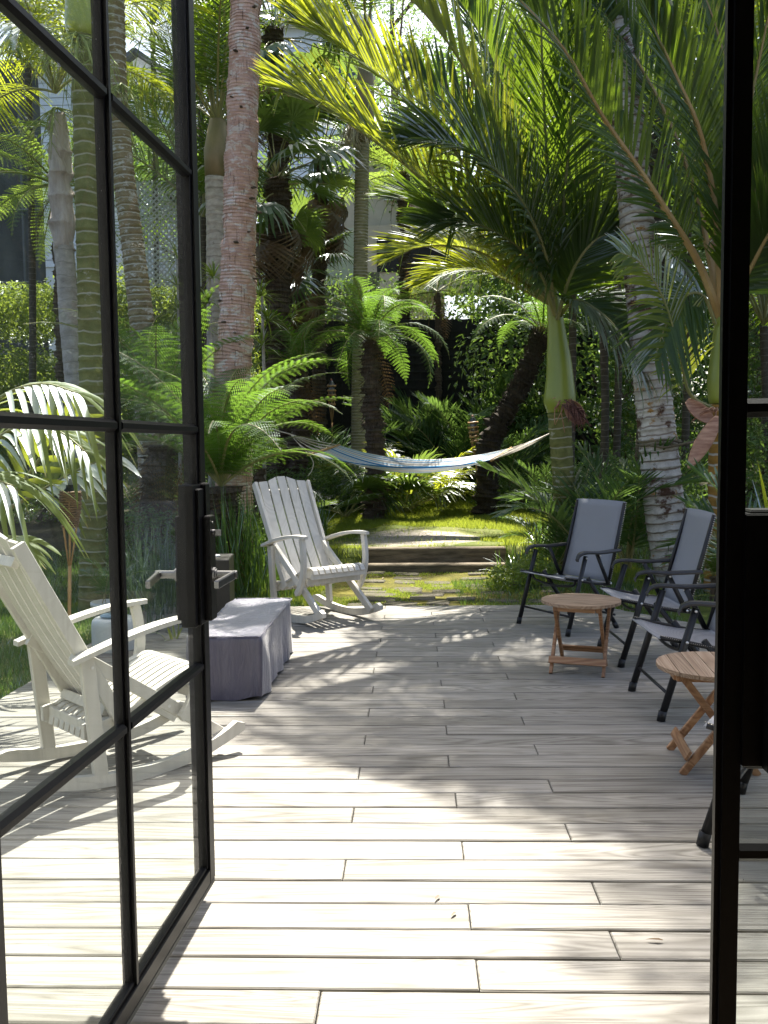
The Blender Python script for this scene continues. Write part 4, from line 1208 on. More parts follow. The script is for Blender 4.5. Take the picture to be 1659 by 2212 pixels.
M['boot'] = simple_mat('peeling_boots', (0.38, 0.31, 0.27), (0.60, 0.52, 0.47), 0.85, 3, bump=0.8, stretch=(5, 5, 0.8), bdist=0.02)

def leaflet(mb, p0, d, wdir, L, w, droop, ns=4, fold=0.0, prof=0.5, twist=0.0, kink=None):
    """one blade: p0 start, d direction, wdir across; drooping under its weight"""
    nr = d.cross(wdir).normalized()
    vs, U, F = [], [], []
    two = fold > 0
    for i in range(ns + 1):
        s = i / ns
        p = p0 + d * (L * s)
        p.z -= droop * L * s * s
        if kink and s > kink[0]:
            p.z -= (s - kink[0]) * L * kink[1]; p -= d * (s - kink[0]) * L * 0.6
        ww = w * (min(1.0, 0.35 + s * 3.2)) * (max(0.0, 1 - s) ** prof) if i < ns else w * 0.05
        a = twist * s
        wd = wdir * math.cos(a) + nr * math.sin(a)
        if two:
            up = nr * (ww * fold)
            vs += [p - wd * ww + up, p, p + wd * ww + up]; U += [(0, s), (0.5, s), (1, s)]
        else:
            vs += [p - wd * ww, p + wd * ww]; U += [(0, s), (1, s)]
    k = 3 if two else 2
    for i in range(ns):
        for j in range(k - 1):
            F.append((i * k + j, i * k + j + 1, (i + 1) * k + j + 1, (i + 1) * k + j))
    mb.add(vs, F, U)

def frond_mb(curve, up, n=42, L=0.7, w=0.018, a0=70, a1=22, lift=0.25, droop=0.35, t0=0.16, seed=0, ns=4, fold=0.0, stalk=0.014, gap=0.0, kinks=0.03, prof=0.5, split=True):
    """pinnate frond along curve(list of points); returns (leaf MB, stalk MB)"""
    q = random.Random(seed)
    pts = curve; m = len(pts) - 1
    def at(t):
        x = min(0.9999, max(0, t)) * m; i = int(x); f = x - i
        p = pts[i].lerp(pts[i + 1], f); tg = (pts[min(i + 2, m)] - pts[max(i - 0, 0)]).normalized()
        return p, tg
    lf = MB()
    for side in (-1, 1):
        for i in range(n):
            t = t0 + (1 - t0) * (i + 0.5 + q.uniform(-.25, .25)) / n
            if q.random() < gap: continue
            p, T = at(t)
            U_ = (up - T * up.dot(T)).normalized()
            S = T.cross(U_)
            x = (t - t0) / (1 - t0)
            ang = R(a0 + (a1 - a0) * x + q.uniform(-5, 5))
            lf_ = lift * q.uniform(0.7, 1.3)
            d = (T * math.cos(ang) + S * side * math.sin(ang) + U_ * lf_).normalized()
            Ll = L * (0.42 + 0.58 * math.sin(math.pi * min(1, x * 0.75 + 0.22)) ) * (1 - 0.25 * max(0, x - .8) / .2) * q.uniform(.9, 1.08)
            wd = (T - d * T.dot(d)).normalized()
            leaflet(lf, p + S * side * 0.004, d, wd, Ll, w * q.uniform(.85, 1.1), droop * q.uniform(.6, 1.4), ns, fold, prof, q.uniform(-.5, .5), (q.uniform(.35, .7), q.uniform(.5, 1.1)) if q.random() < kinks else None)
    sk = MB()
    n_ = len(pts)
    sk.tube(pts, [stalk * (1.35 - 1.15 * i / (n_ - 1)) for i in range(n_)], 6, up=tuple(up) if abs(up.z) < 0.9 else None)
    return lf, sk
def join_mb(a, b):
    """b into a as material slot 1"""
    o = len(a.v)
    a.v += b.v; a.f += [tuple(o + k for k in f) for f in b.f]; a.uv += b.uv; a.mi += [1] * len(b.f)
    return a

# ---- shared frond shapes: grow from the origin along +X, up = +Z
def proto_frond(name, length=2.6, el=50, bend=70, mats=('frond_dark', 'stalk'), **kw):
    pts = []; p = V((0, 0, 0)); n = 12
    for i in range(n + 1):
        pts.append(p.copy())
        a = R(el - bend * (i / n) ** 1.2)
        p = p + V((math.cos(a), 0, math.sin(a))) * (length / n)
    lf, sk = frond_mb(pts, V((0, 0, 1)), **kw)
    return join_mb(lf, sk).mesh(name, [M[mats[0]], M[mats[1]]])
def fern_frond(name, L=1.6, el=55, bend=80, mats=('fern', 'stalk'), pairs=24, seed=0, pin=0.26, nn=10, curl=0.0):
    q = random.Random(seed)
    pts = []; p = V((0, 0, 0)); n = 12
    for i in range(n + 1):
        pts.append(p.copy())
        a = R(el - bend * (i / n) ** 1.3)
        p = p + V((math.cos(a), 0, math.sin(a))) * (L / n)
    mb = MB(); m = n
    for i in range(pairs):
        t = 0.10 + 0.90 * (i + 0.5) / pairs
        x = t * m; k = min(m - 1, int(x)); f = x - k
        P0 = pts[k].lerp(pts[k + 1], f); T = (pts[k + 1] - pts[k]).normalized()
        U_ = V((0, 0, 1)); U_ = (U_ - T * U_.dot(T)).normalized()
        S = T.cross(U_)
        ln = pin * math.sin(math.pi * min(1, (0.22 + 0.80 * t))) ** 0.8 * (1 if t < .9 else (1.05 - t) / .15 * 1.0)
        ln = max(ln, 0.02)
        for side in (-1, 1):
            d = (T * 0.30 + S * side + U_ * (0.10 + curl)).normalized()
            rows = max(4, int(nn * ln / pin) + 2)
            wd = (T - d * T.dot(d)).normalized()
            dr = q.uniform(.12, .35)
            for j in range(rows):
                s = (j + 0.5) / rows
                c = P0 + d * (ln * s) - V((0, 0, dr * ln * s * s))
                pw = 0.034 * (1 - s) ** 0.6 * (L / 1.6) + 0.005
                hw = ln / rows * 0.36
                for sd_ in (-1, 1):
                    tip = c + wd * sd_ * pw + d * hw * 0.8 - V((0, 0, pw * 0.15))
                    mb.add([c - d * hw, c + d * hw, tip], [(0, 1, 2) if sd_ > 0 else (0, 2, 1)], [(0, s), (0, s), (1, s)])
    sk = MB(); sk.tube(pts, [0.012 * L / 1.6 * (1.3 - 1.15 * i / n) for i in range(n + 1)], 5)
    return join_mb(mb, sk).mesh(name, [M[mats[0]], M[mats[1]]])
def fan_leaf(name, Rr=0.55, n=22, petiole=0.7, spread=250, mats=('fan', 'stalk'), droop=0.25, seed=0):
    q = random.Random(seed); mb = MB()
    P0 = V((petiole, 0, petiole * 0.12))
    for i in range(n):
        a = R(-spread / 2 + spread * (i + .5) / n)
        d = V((math.cos(a), math.sin(a), 0.20 * math.cos(a * 0.5) + 0.05)).normalized()
        wd = V((-math.sin(a), math.cos(a), 0.35 * (1 if i % 2 else -1))).normalized()
        L_ = Rr * (0.78 + 0.22 * math.cos(a * 0.6)) * q.uniform(.93, 1.05)
        w = L_ * math.tan(R(spread / n / 2)) * 0.62
        vs, U, F = [], [], []
        for k in range(6):
            s = k / 5
            p = P0 + d * L_ * s; p.z -= droop * L_ * max(0, s - .3) ** 2 * 1.6 * q.uniform(.8, 1.4)
            ww = w * (s / 0.55) if s < 0.55 else w * (1 - s) / 0.45 * 1.0 + 0.001
            vs += [p - wd * ww, p + wd * ww]; U += [(0, s), (1, s)]
        for k in range(5): F.append((2 * k, 2 * k + 1, 2 * k + 3, 2 * k + 2))
        mb.add(vs, F, U)
    sk = MB(); sk.tube([V((0, 0, 0)), V((petiole * .5, 0, petiole * .1)), P0], [0.012, 0.009, 0.007], 5)
    return join_mb(mb, sk).mesh(name, [M[mats[0]], M[mats[1]]])
def rotm(az, tilt=0.0, roll=0.0, loc=(0, 0, 0), s=1.0):
    return Matrix.Translation(V(loc)) @ Matrix.Rotation(az, 4, 'Z') @ Matrix.Rotation(-tilt, 4, 'Y') @ Matrix.Rotation(roll, 4, 'X') @ Matrix.Scale(s, 4)

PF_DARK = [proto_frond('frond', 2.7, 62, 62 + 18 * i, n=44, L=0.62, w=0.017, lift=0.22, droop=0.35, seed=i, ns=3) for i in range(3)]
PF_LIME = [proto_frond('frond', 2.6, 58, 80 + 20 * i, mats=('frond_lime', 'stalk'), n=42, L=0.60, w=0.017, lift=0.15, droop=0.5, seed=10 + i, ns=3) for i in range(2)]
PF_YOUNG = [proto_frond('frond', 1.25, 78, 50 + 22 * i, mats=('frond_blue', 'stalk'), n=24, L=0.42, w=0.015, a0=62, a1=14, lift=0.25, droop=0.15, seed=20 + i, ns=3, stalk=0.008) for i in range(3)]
PF_BUSH = [proto_frond('frond', 1.1, 70, 75 + 20 * i, mats=('frond_lime', 'stalk'), n=22, L=0.34, w=0.013, lift=0.15, droop=0.35, seed=30 + i, ns=3, stalk=0.007) for i in range(2)]
PF_DEAD = [proto_frond('frond', 2.2, -25, 60, mats=('dead_leaf', 'stalk_brown'), n=34, L=0.5, w=0.012, lift=-0.2, droop=0.9, seed=40, ns=3)]
FERN = [fern_frond('frond', 1.6, 58, 78 + 14 * i, seed=i) for i in range(3)]
FERN_ROUND = [fern_frond('frond', 1.55, 48, 98 + 16 * i, seed=15 + i, pin=0.27) for i in range(3)]
FERN_UP = [fern_frond('frond', 2.15, 80, 70 + 16 * i, seed=5 + i, pin=0.36, pairs=26, nn=12) for i in range(3)]
FERN_LIME = [fern_frond('frond', 1.7, 35, 62 + 14 * i, mats=('fern_lime', 'stalk'), seed=9 + i, pin=0.30) for i in range(2)]
FERN_DEAD = [fern_frond('frond', 1.3, -35, 50, mats=('fern_brown', 'stalk_brown'), seed=12, pairs=18, nn=6)]
FAN = [fan_leaf('fan_leaf', 0.55, 24, 0.75, 255, seed=i, droop=0.3 + 0.3 * i) for i in range(3)]
FAN_DEAD = [fan_leaf('fan_leaf', 0.5, 16, 0.6, 150, mats=('dead_leaf', 'stalk_brown'), seed=7, droop=1.4)]
FAN_BIG = [fan_leaf('fan_leaf', 0.8, 26, 0.6, 170, mats=('frond_near', 'stalk'), seed=8, droop=0.5)]

def trunk_obj(root, pts, radii, mat, spacing=0.1, bumpr=0.05, seg=18, name='trunk', jag=0.0, seed=0):
    """ringed trunk; pts relative to the root, radii per point; every ring scar is a real ridge"""
    path_ = catmull(pts, 10)
    n = len(path_); L = [0]
    for i in range(1, n): L.append(L[-1] + (path_[i] - path_[i - 1]).length)
    tot = L[-1]
    def at(s):
        s = min(tot - 1e-6, max(0, s)); lo = 0
        for i in range(n - 1):
            if L[i + 1] >= s: lo = i; break
        f = (s - L[lo]) / max(1e-9, L[lo + 1] - L[lo])
        x = (lo + f) / (n - 1) * (len(radii) - 1); k = min(len(radii) - 2, int(x))
        return path_[lo].lerp(path_[lo + 1], f), radii[k] * (1 - (x - k)) + radii[k + 1] * (x - k)
    q = random.Random(seed)
    P_, rr = [], []
    s = 0.0
    while s < tot:
        ls = spacing * q.uniform(.8, 1.2)
        for f, b in ((0.0, 1 + bumpr), (0.18, 1.0), (0.6, 1 - bumpr * .35), (0.9, 1 - bumpr * .2), (0.97, 1 + bumpr * .9)):
            if s + f * ls < tot:
                p, r_ = at(s + f * ls); P_.append(p); rr.append(r_ * b)
        s += ls
    mb = MB(); mb.tube(P_, rr, seg)
    if jag:
        for i in range(len(mb.v)):
            v = V(mb.v[i]); nn = noise.noise(v * 9) * jag
            c = P_[min(len(P_) - 1, i // seg)]
            mb.v[i] = tuple(v + (v - c) * nn)
    return mb.obj(name, M[mat], root, True)

def crown(root, top, n, protos, tilt=(-10, 60), s=(0.85, 1.1), seed=0, name='frond', az0=0.0, azr=2 * math.pi, roll=0.3):
    q = random.Random(seed)
    for i in range(n):
        f = (i + 0.5) / n
        az = az0 + azr * ((i * 0.618) % 1.0) + q.uniform(-.2, .2)
        tl = R(tilt[1] + (tilt[0] - tilt[1]) * f + q.uniform(-8, 8))
        link(name, protos[q.randrange(len(protos))], root, rotm(az, tl, q.uniform(-roll, roll), top, q.uniform(*s)))

HERO = 1
def hero_frond(root, D, up, mats, seed, **kw):
    """frond through measured points D = [(u, v, y)...] in the garden; up = the side its face looks to"""
    o = root.location
    pts = catmull([At(*d) - o for d in D], 5)
    lf, sk = frond_mb(pts, V(up).normalized(), seed=seed, **kw)
    o = join_mb(lf, sk).obj('frond', [M[mats[0]], M[mats[1]]], root); o['hero'] = 1
    return o

def palm_root(label, base, cat='palm tree', name='palm_tree', group=None):
    return empty(name, base, 0, label, cat, group)
def path_from(root, D):
    o = root.location
    return [At(*d) - o for d in D]

# ---- T7: palm with the bulging green crownshaft, centre right
b0 = gpt(1222, 1200, 9.9)
t = palm_root('king palm with a bulging bright green crownshaft holding up the right end of the hammock', b0)
trunk_obj(t, [V((0, 0, -0.1))] + path_from(t, [(1220, 1100, 9.9), (1214, 990, 9.9), (1208, 890, 9.9)]), [0.125, 0.115, 0.118, 0.125], 'tk_green', 0.14, 0.04)
sh = catmull(path_from(t, [(1208, 892, 9.9), (1209, 860, 9.9), (1209, 810, 9.9), (1205, 750, 9.9), (1200, 690, 9.9), (1190, 600, 9.9), (1182, 500, 9.9)]), 5)
rs = [0.128, 0.135, 0.148, 0.158, 0.160, 0.158, 0.152, 0.143, 0.136, 0.130, 0.126, 0.122, 0.118, 0.113, 0.108, 0.10, 0.095, 0.09, 0.085, 0.08, 0.075, 0.07, 0.065, 0.06, 0.055, 0.05, 0.045, 0.04, 0.035, 0.03, 0.025]
mb = MB(); mb.tube(sh, [r__ * (1.0 + 0.13 * min(1, k_ / 8)) for k_, r__ in enumerate(rs[:len(sh)])], 24); mb.obj('crownshaft', M['shaft'], t, True)
B7 = (1195, 660, 9.9)
K = dict(gap=0.05, kinks=0.08, n=86, L=0.90, w=0.023, ns=4, stalk=0.019, a0=50, a1=14, lift=0.36, droop=0.14, fold=0.25)
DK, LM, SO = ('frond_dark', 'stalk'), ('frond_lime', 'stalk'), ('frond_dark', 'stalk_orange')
heroes7 = [
    (LM, (0.3, -0.6, 0.7), [B7, (1150, 470, 9.6), (1090, 310, 9.2), (1000, 140, 8.8), (900, 10, 8.4), (800, -60, 8.1)]),
    (LM, (0.1, -0.8, 0.5), [B7, (1110, 540, 9.5), (985, 330, 9.0), (850, 190, 8.5), (720, 90, 8.1), (650, 60, 7.9)]),
    (LM, (-0.1, -0.7, 0.6), [B7, (1100, 570, 9.4), (960, 430, 8.9), (830, 320, 8.4), (700, 235, 8.0), (610, 200, 7.8)]),
    (LM, (-0.2, -0.5, 0.8), [B7, (1130, 610, 9.6), (1060, 555, 9.3), (980, 530, 9.0), (900, 535, 8.8), (850, 560, 8.7)]),
    (DK, (0.1, -1, 0.1), [B7, (1190, 500, 9.8), (1180, 330, 9.6), (1172, 150, 9.4), (1165, -20, 9.2), (1150, -120, 9)]),
    (DK, (0.3, -0.8, 0.4), [B7, (1150, 500, 9.7), (1090, 380, 9.6), (1010, 270, 9.6), (930, 190, 9.7), (880, 150, 9.8)]),
    (DK, (0.5, -0.6, 0.5), [B7, (1230, 480, 10.0), (1275, 300, 10.1), (1330, 120, 10.2), (1390, -30, 10.3)]),
    (DK, (0.3, -0.7, 0.6), [(1203, 690, 9.9), (1240, 650, 9.6), (1290, 670, 9.4), (1350, 730, 9.2), (1400, 810, 9.1)]),
    (LM, (0.0, -0.6, 0.8), [B7, (1130, 625, 9.7), (1060, 590, 9.5), (985, 585, 9.4), (915, 615, 9.3)]),
    (DK, (0.2, 0.7, 0.5), [B7, (1150, 440, 10.5), (1120, 250, 11.0), (1070, 80, 11.5), (1010, -50, 12)]),
    (DK, (0.2, -0.7, 0.3), [B7, (1165, 470, 10.1), (1115, 270, 10.2), (1040, 80, 10.3), (950, -60, 10.4)]),
    (DK, (0.2, -0.8, 0.2), [B7, (1215, 470, 9.7), (1232, 270, 9.5), (1245, 80, 9.3), (1250, -80, 9.2)]),
    (DK, (0.1, -0.8, 0.5), [(1198, 680, 9.75), (1165, 590, 9.4), (1100, 520, 9.1), (1010, 480, 8.8), (920, 490, 8.6)]),
    (DK, (0.1, -0.8, 0.5), [(1198, 680, 9.75), (1180, 560, 9.4), (1130, 440, 9.0), (1050, 350, 8.7), (960, 310, 8.4), (880, 310, 8.2)]),
    (DK, (0.2, -0.8, 0.5), [(1203, 690, 9.8), (1235, 590, 9.6), (1285, 520, 9.5), (1345, 500, 9.5)]),
    (DK, (0.0, -0.6, 0.7), [B7, (1120, 590, 10.2), (1030, 500, 10.4), (930, 440, 10.6), (850, 430, 10.7)]),
    (DK, (0.0, 0.7, 0.5), [B7, (1210, 480, 10.6), (1240, 330, 11.3), (1290, 200, 12.0), (1330, 120, 12.5)]),
]
for i, (mt, up, D) in enumerate(heroes7):
    k2 = dict(K)
    if i == 3: k2.update(L=0.62, droop=0.12, w=0.014)
    if i == 7: k2.update(L=0.75, droop=0.25, lift=0.25, w=0.018)
    if i == 8: k2.update(L=0.6, droop=0.2, w=0.012)
    hero_frond(t, D, up, mt, 100 + i, **k2)
# hanging spathe with the spent flower inside
def boat(root, A, B, w, depth, mats=('spathe', 'spathe_in'), nrm_=(0, -1, 0), nm='spathe'):
    """dry boat-shaped bract from A to B"""
    A, B = V(A), V(B); d = (B - A); L = d.length; d.normalize()
    N = V(nrm_); N = (N - d * N.dot(d)).normalized(); S = d.cross(N)
    mb = MB(); vs = []; n, k = 14, 8
    for i in range(n + 1):
        s = i / n; ww = w * math.sin(math.pi * (0.08 + 0.9 * s)) ** 0.7
        for j in range(k + 1):
            a = math.pi * j / k
            vs.append(A + d * L * s + S * ww * math.cos(a) - N * depth * math.sin(a) * math.sin(math.pi * (0.1 + .85 * s)))
    F = [(i * (k + 1) + j, i * (k + 1) + j + 1, (i + 1) * (k + 1) + j + 1, (i + 1) * (k + 1) + j) for i in range(n) for j in range(k)]
    mb.add(vs, F)
    o = mb.obj(nm, [M[mats[0]]], root, True)
    s_ = o.modifiers.new('thick', 'SOLIDIFY'); s_.thickness = 0.006
    return o
o_ = t.location
pA, pB = At(1222, 868, 9.7) - o_, At(1262, 915, 9.55) - o_
boat(t, pA, pB, 0.10, 0.07, nrm_=(-0.5, -1, -0.3))
mb = MB(); q = random.Random(4)
for k in range(46):
    a = pA.lerp(pB, q.uniform(0, .5)) + V((q.uniform(-.05, .05), -0.03, q.uniform(-.04, .04)))
    e_ = pA.lerp(pB, q.uniform(0.4, 1.05)) + V((q.uniform(-.10, .10), q.uniform(-.07, .0), q.uniform(-.10, .06)))
    mb.tube([a, (a + e_) / 2 + V((0, -.02, .02)), e_], [0.007, 0.006, 0.004], 5)
mb.obj('flower_strings', M['spathe_in'], t, True)
mb = MB()
for k in range(9):
    a = At(1215, 870, 9.75) - o_; e_ = a + V((q.uniform(-.12, .10), q.uniform(-.1, 0), q.uniform(-.35, .05)))
    mb.tube([a, (a + e_) / 2 + V((q.uniform(-.05, .05), 0, .06)), e_], [0.007, 0.006, 0.004], 5)
mb.obj('flower_strings', M['spathe'], t, True)

# ---- T8: tall leaning trunk with white and rust blotches
b0 = gpt(1462, 1225, 9.1)
t = palm_root('tall leaning palm with white and rust blotched rings, right behind the folding chairs', b0)
trunk_obj(t, [V((0.05, 0, -0.15))] + path_from(t, [(1440, 1130, 9.1), (1422, 960, 9.1), (1402, 760, 9.15), (1380, 530, 9.2), (1362, 320, 9.25), (1347, 120, 9.3), (1335, -60, 9.4), (1318, -330, 9.5), (1300, -620, 9.6)]),
          [0.215, 0.20, 0.185, 0.175, 0.165, 0.158, 0.15, 0.145, 0.14, 0.13], 'tk_white', 0.085, 0.05, 22)
T8TOP = At(1300, -620, 9.6) - t.location
mb = MB(); mb.tube([T8TOP, T8TOP + V((-0.02, 0, 0.35)), T8TOP + V((-0.03, 0, 0.9))], [0.14, 0.15, 0.08], 14); mb.obj('crownshaft', M['shaft'], t, True)
crown(t, T8TOP + V((0, 0, 0.85)), 17, PF_DARK, (-25, 62), (1.05, 1.3), 5)
def fronds_to(root, top, tips, mats, seed, arch=0.9, **kw):
    q = random.Random(seed)
    for i, tp in enumerate(tips):
        tp = V(tp) - root.location; mid = (top + tp) / 2; mid.z = max(top.z, tp.z) + arch
        pts = [bez(top, mid, tp, k / 12) for k in range(13)]
        lf, sk = frond_mb(pts, V((0, 0, 1)), seed=seed + i, **kw)
        o = join_mb(lf, sk).obj('frond', [M[mats[0]], M[mats[1]]], root); o['hero'] = 1
fronds_to(t, T8TOP + V((0, 0, 0.8)), [(.3, 10.2, 6.9), (-.2, 10.5, 7.0), (.8, 10.9, 7.2), (.5, 9.7, 6.8), (1.2, 10.1, 7.2), (-.1, 11.2, 7.2), (.6, 6.1, 7.3), (1.05, 6.3, 7.7), (-1.05, 8.5, 6.8), (-.75, 9.3, 7.2), (-.9, 8.9, 7.0), (-.45, 8.3, 7.2), (0.0, 8.0, 7.5), (.45, 7.8, 7.9), (-.3, 9.5, 7.4), (.85, 7.9, 8.2), (-1.0, 9.9, 7.6), (.2, 10.4, 7.9), (.75, 6.6, 7.6), (1.35, 8.0, 8.1), (-.6, 8.9, 7.9)], ('frond_dark', 'stalk'), 500, n=56, L=0.75, w=0.021, ns=3, stalk=0.018, lift=0.1, droop=0.5)  # unseen fronds added above the frame to dapple the deck with shade
mb = MB()
o_ = t.location
ropept = [At(1405, 962, 8.92) - o_, At(1440, 966, 8.88) - o_, At(1500, 955, 9.0) - o_, At(1560, 957, 9.2) - o_]
mb.tube(catmull(ropept, 4), 0.014, 6)
for dz in (0, 0.035):
    c = At(1422, 960, 9.1) - o_
    mb.tube([c + V((0.208 * math.cos(a), 0.208 * math.sin(a), dz + .01 * math.sin(a * 3))) for a in [i * math.pi / 8 for i in range(17)]], 0.013, 6)
tag(mb.obj('rope', M['dark_rope'], None), 'old rope tied round the leaning blotched palm trunk', 'rope').location = o_

# ---- T10: darker trunk behind it
b0 = gpt(1402, 1180, 11.5)
t = palm_root('dark ringed palm trunk standing close behind the blotched leaning palm', b0)
trunk_obj(t, [V((0, 0, -0.2))] + path_from(t, [(1400, 1110, 11.5), (1405, 1010, 11.5), (1412, 800, 11.5), (1418, 560, 11.6), (1425, 300, 11.7), (1432, 0, 11.8), (1440, -350, 12)]), [0.34, 0.30, 0.20, 0.16, 0.15, 0.145, 0.14, 0.13], 'tk_dark', 0.09, 0.05)
tp_ = At(1440, -350, 12) - t.location
crown(t, tp_, 15, PF_DARK, (-30, 60), (1.0, 1.25), 8)

# ---- T9: palm behind the black door leaf, thick orange leaf stalks
b0 = gpt(1556, 1215, 8.7)
t = palm_root('palm with orange ringed trunk and orange leaf stalks, half hidden by the closed door leaf', b0)
trunk_obj(t, [V((-0.04, 0, -0.1))] + path_from(t, [(1552, 1120, 8.7), (1553, 1000, 8.7), (1555, 900, 8.7), (1556, 870, 8.7)]), [0.12, 0.10, 0.095, 0.095, 0.10], 'tk_orange', 0.12, 0.05)
sh = catmull(path_from(t, [(1556, 872, 8.7), (1558, 820, 8.7), (1560, 760, 8.7), (1562, 690, 8.7), (1565, 560, 8.7)]), 4)
mb = MB(); mb.tube(sh, [0.10, 0.115, 0.12, 0.125, 0.125, 0.12, 0.115, 0.11, 0.10, 0.095, 0.09, 0.08, 0.07, 0.06, 0.05, 0.04, 0.04][:len(sh)], 20); mb.obj('crownshaft', M['shaft'], t, True)
B9 = (1556, 690, 8.7)
K9 = dict(gap=0.05, kinks=0.08, n=82, L=0.85, w=0.022, ns=4, stalk=0.030, a0=46, a1=13, lift=0.36, droop=0.14, fold=0.25, t0=0.22)
for i, (up, D) in enumerate([
    ((0.2, -0.9, 0.3), [B9, (1510, 570, 8.5), (1455, 480, 8.3), (1380, 365, 8.1), (1300, 250, 7.9), (1220, 110, 7.6), (1120, 0, 7.3), (1030, -70, 7.1)]),
    ((0.3, -0.9, 0.2), [B9, (1550, 500, 8.5), (1515, 300, 8.3), (1462, 170, 8.1), (1410, 60, 7.9), (1350, -60, 7.7)]),
    ((-0.2, -0.9, 0.3), [B9, (1590, 560, 8.5), (1640, 440, 8.3), (1700, 300, 8.1), (1740, 150, 8.0)]),
    ((0.0, -0.9, 0.3), [B9, (1572, 520, 8.6), (1600, 330, 8.5), (1640, 130, 8.4), (1680, -60, 8.3)]),
    ((0.1, -0.8, 0.5), [B9, (1610, 600, 8.4), (1665, 500, 8.1), (1730, 430, 7.8)]),
    ((0.3, 0.7, 0.4), [B9, (1535, 520, 9.2), (1500, 350, 9.9), (1440, 230, 10.6), (1370, 150, 11.2)]),
    ((0.1, -0.8, 0.4), [B9, (1530, 540, 8.9), (1490, 380, 9.0), (1430, 230, 9.1), (1350, 90, 9.2), (1270, -20, 9.3)]),
    ((0.1, -0.8, 0.4), [B9, (1585, 520, 8.9), (1600, 380, 9.1), (1580, 200, 9.2), (1540, 40, 9.3), (1480, -100, 9.4)]),
    ((-0.3, 0.7, 0.5), [B9, (1560, 480, 9.2), (1580, 280, 9.8), (1560, 80, 10.2), (1520, -60, 10.6)]),
]):
    hero_frond(t, D, up, SO, 200 + i, **K9)
# lower frond swept over the white trunk, tips bleached
K9b = dict(n=34, L=0.62, w=0.019, ns=4, stalk=0.014, a0=58, a1=25, lift=0.1, droop=0.22, fold=0.2, t0=0.25)
hero_frond(t, [(1545, 885, 8.65), (1490, 850, 8.5), (1468, 760, 8.3), (1435, 650, 8.1), (1385, 570, 7.9), (1340, 545, 7.75)], (0.2, -0.8, 0.4), LM, 230, **K9b)
hero_frond(t, [(1545, 700, 8.65), (1520, 640, 8.5), (1480, 640, 8.3), (1440, 700, 8.2), (1415, 770, 8.1)], (0.2, -0.8, 0.4), DK, 231, **K9b)
o_ = t.location
boat(t, At(1484, 865, 8.5) - o_, At(1545, 915, 8.45) - o_, 0.085, 0.05, nrm_=(0.2, -1, 0.5))
boat(t, At(1552, 900, 8.4) - o_, At(1487, 1012, 8.3) - o_, 0.075, 0.03, nrm_=(0.5, 1, 0.3))
mb = MB()
for k in range(26):
    a = At(1548, 888, 8.5) - o_; e_ = a + V((q.uniform(-.22, .02), q.uniform(-.06, .06), q.uniform(-.12, .02)))
    mb.tube([a, (a + e_) / 2 + V((0, 0, .03)), e_], [0.006, 0.005, 0.003], 5)
mb.obj('flower_strings', M['spathe'], t, True)

# ---- T2: green ringed palm on the left
b0 = gpt(198, 1300, 7.9)
t = palm_root('green palm trunk with pale rings, the nearest trunk seen past the open door', b0)
trunk_obj(t, [V((0, 0, -0.1))] + path_from(t, [(200, 1200, 7.9), (202, 1050, 7.9), (199, 850, 7.9), (194, 640, 7.9), (188, 420, 7.9), (182, 220, 7.9), (178, 80, 7.9)]), [0.125, 0.11, 0.108, 0.108, 0.103, 0.10, 0.098, 0.10], 'tk_green', 0.105, 0.055, 22)
sh = path_from(t, [(178, 82, 7.9), (177, 40, 7.9), (176, -60, 7.9), (176, -180, 7.9)])
mb = MB(); mb.tube(catmull(sh, 4), [0.10, 0.125, 0.135, 0.14, 0.14, 0.135, 0.13, 0.125, 0.12, 0.11, 0.10, 0.09, 0.07], 20); mb.obj('crownshaft', M['shaft'], t, True)
tp_ = sh[-1]
crown(t, tp_, 14, PF_LIME, (-20, 60), (0.95, 1.15), 12)
def strings(root, at, n, L, mat, seed, r=0.005, spread=0.5, branches=5):
    q = random.Random(seed); mb = MB()
    for k in range(n):
        az = q.uniform(0, 6.283); rr = q.uniform(.2, 1) * spread
        p0 = V(at); p1 = p0 + V((math.cos(az) * rr * .7, math.sin(az) * rr * .7, -L * q.uniform(.0, .3))); p2 = p0 + V((math.cos(az) * rr, math.sin(az) * rr, -L * q.uniform(.6, 1.1)))
        ps = [bez(p0, p1, p2, i / 5) for i in range(6)]
        mb.tube(ps, [r * 1.3, r * 1.2, r, r, r * .8, r * .5], 4)
        for b_ in range(branches):
            s_ = ps[q.randrange(1, 5)]; mb.tube([s_, s_ + V((q.uniform(-.12, .12), q.uniform(-.12, .12), -q.uniform(.05, .22)))], [r * .7, r * .4], 3)
    return mb.obj('flower_strings', M[mat], root, True)
strings(t, path_from(t, [(170, 75, 7.8)])[0], 30, 0.55, 'flower_green', 3, 0.005, 0.6)

# ---- T1: grey trunk with peeling boots
b0 = gpt(170, 1010, 12.0)
t = palm_root('grey palm trunk with peeling pinkish leaf bases, left of the green ringed trunk', b0)
trunk_obj(t, [V((0, 0, -.3))] + path_from(t, [(168, 900, 12.0), (160, 800, 12.0), (150, 690, 12.0), (143, 590, 12.0), (136, 520, 12.0)]), [0.16, 0.14, 0.13, 0.13, 0.125, 0.13], 'tk_grey', 0.16, 0.03)
trunk_obj(t, path_from(t, [(137, 540, 12.0), (135, 460, 12.0), (130, 380, 12.0), (126, 290, 12.0), (122, 235, 12.0)]), [0.125, 0.155, 0.14, 0.12, 0.10], 'boot', 0.3, 0.10, 16, 'boots', 0.5)
tp_ = path_from(t, [(120, 200, 12.0)])[0]
crown(t, tp_, 13, PF_LIME, (-35, 62), (0.8, 1.05), 14)
strings(t, path_from(t, [(122, 232, 11.9)])[0], 14, 0.7, 'flower_green', 6, 0.007, 0.7)

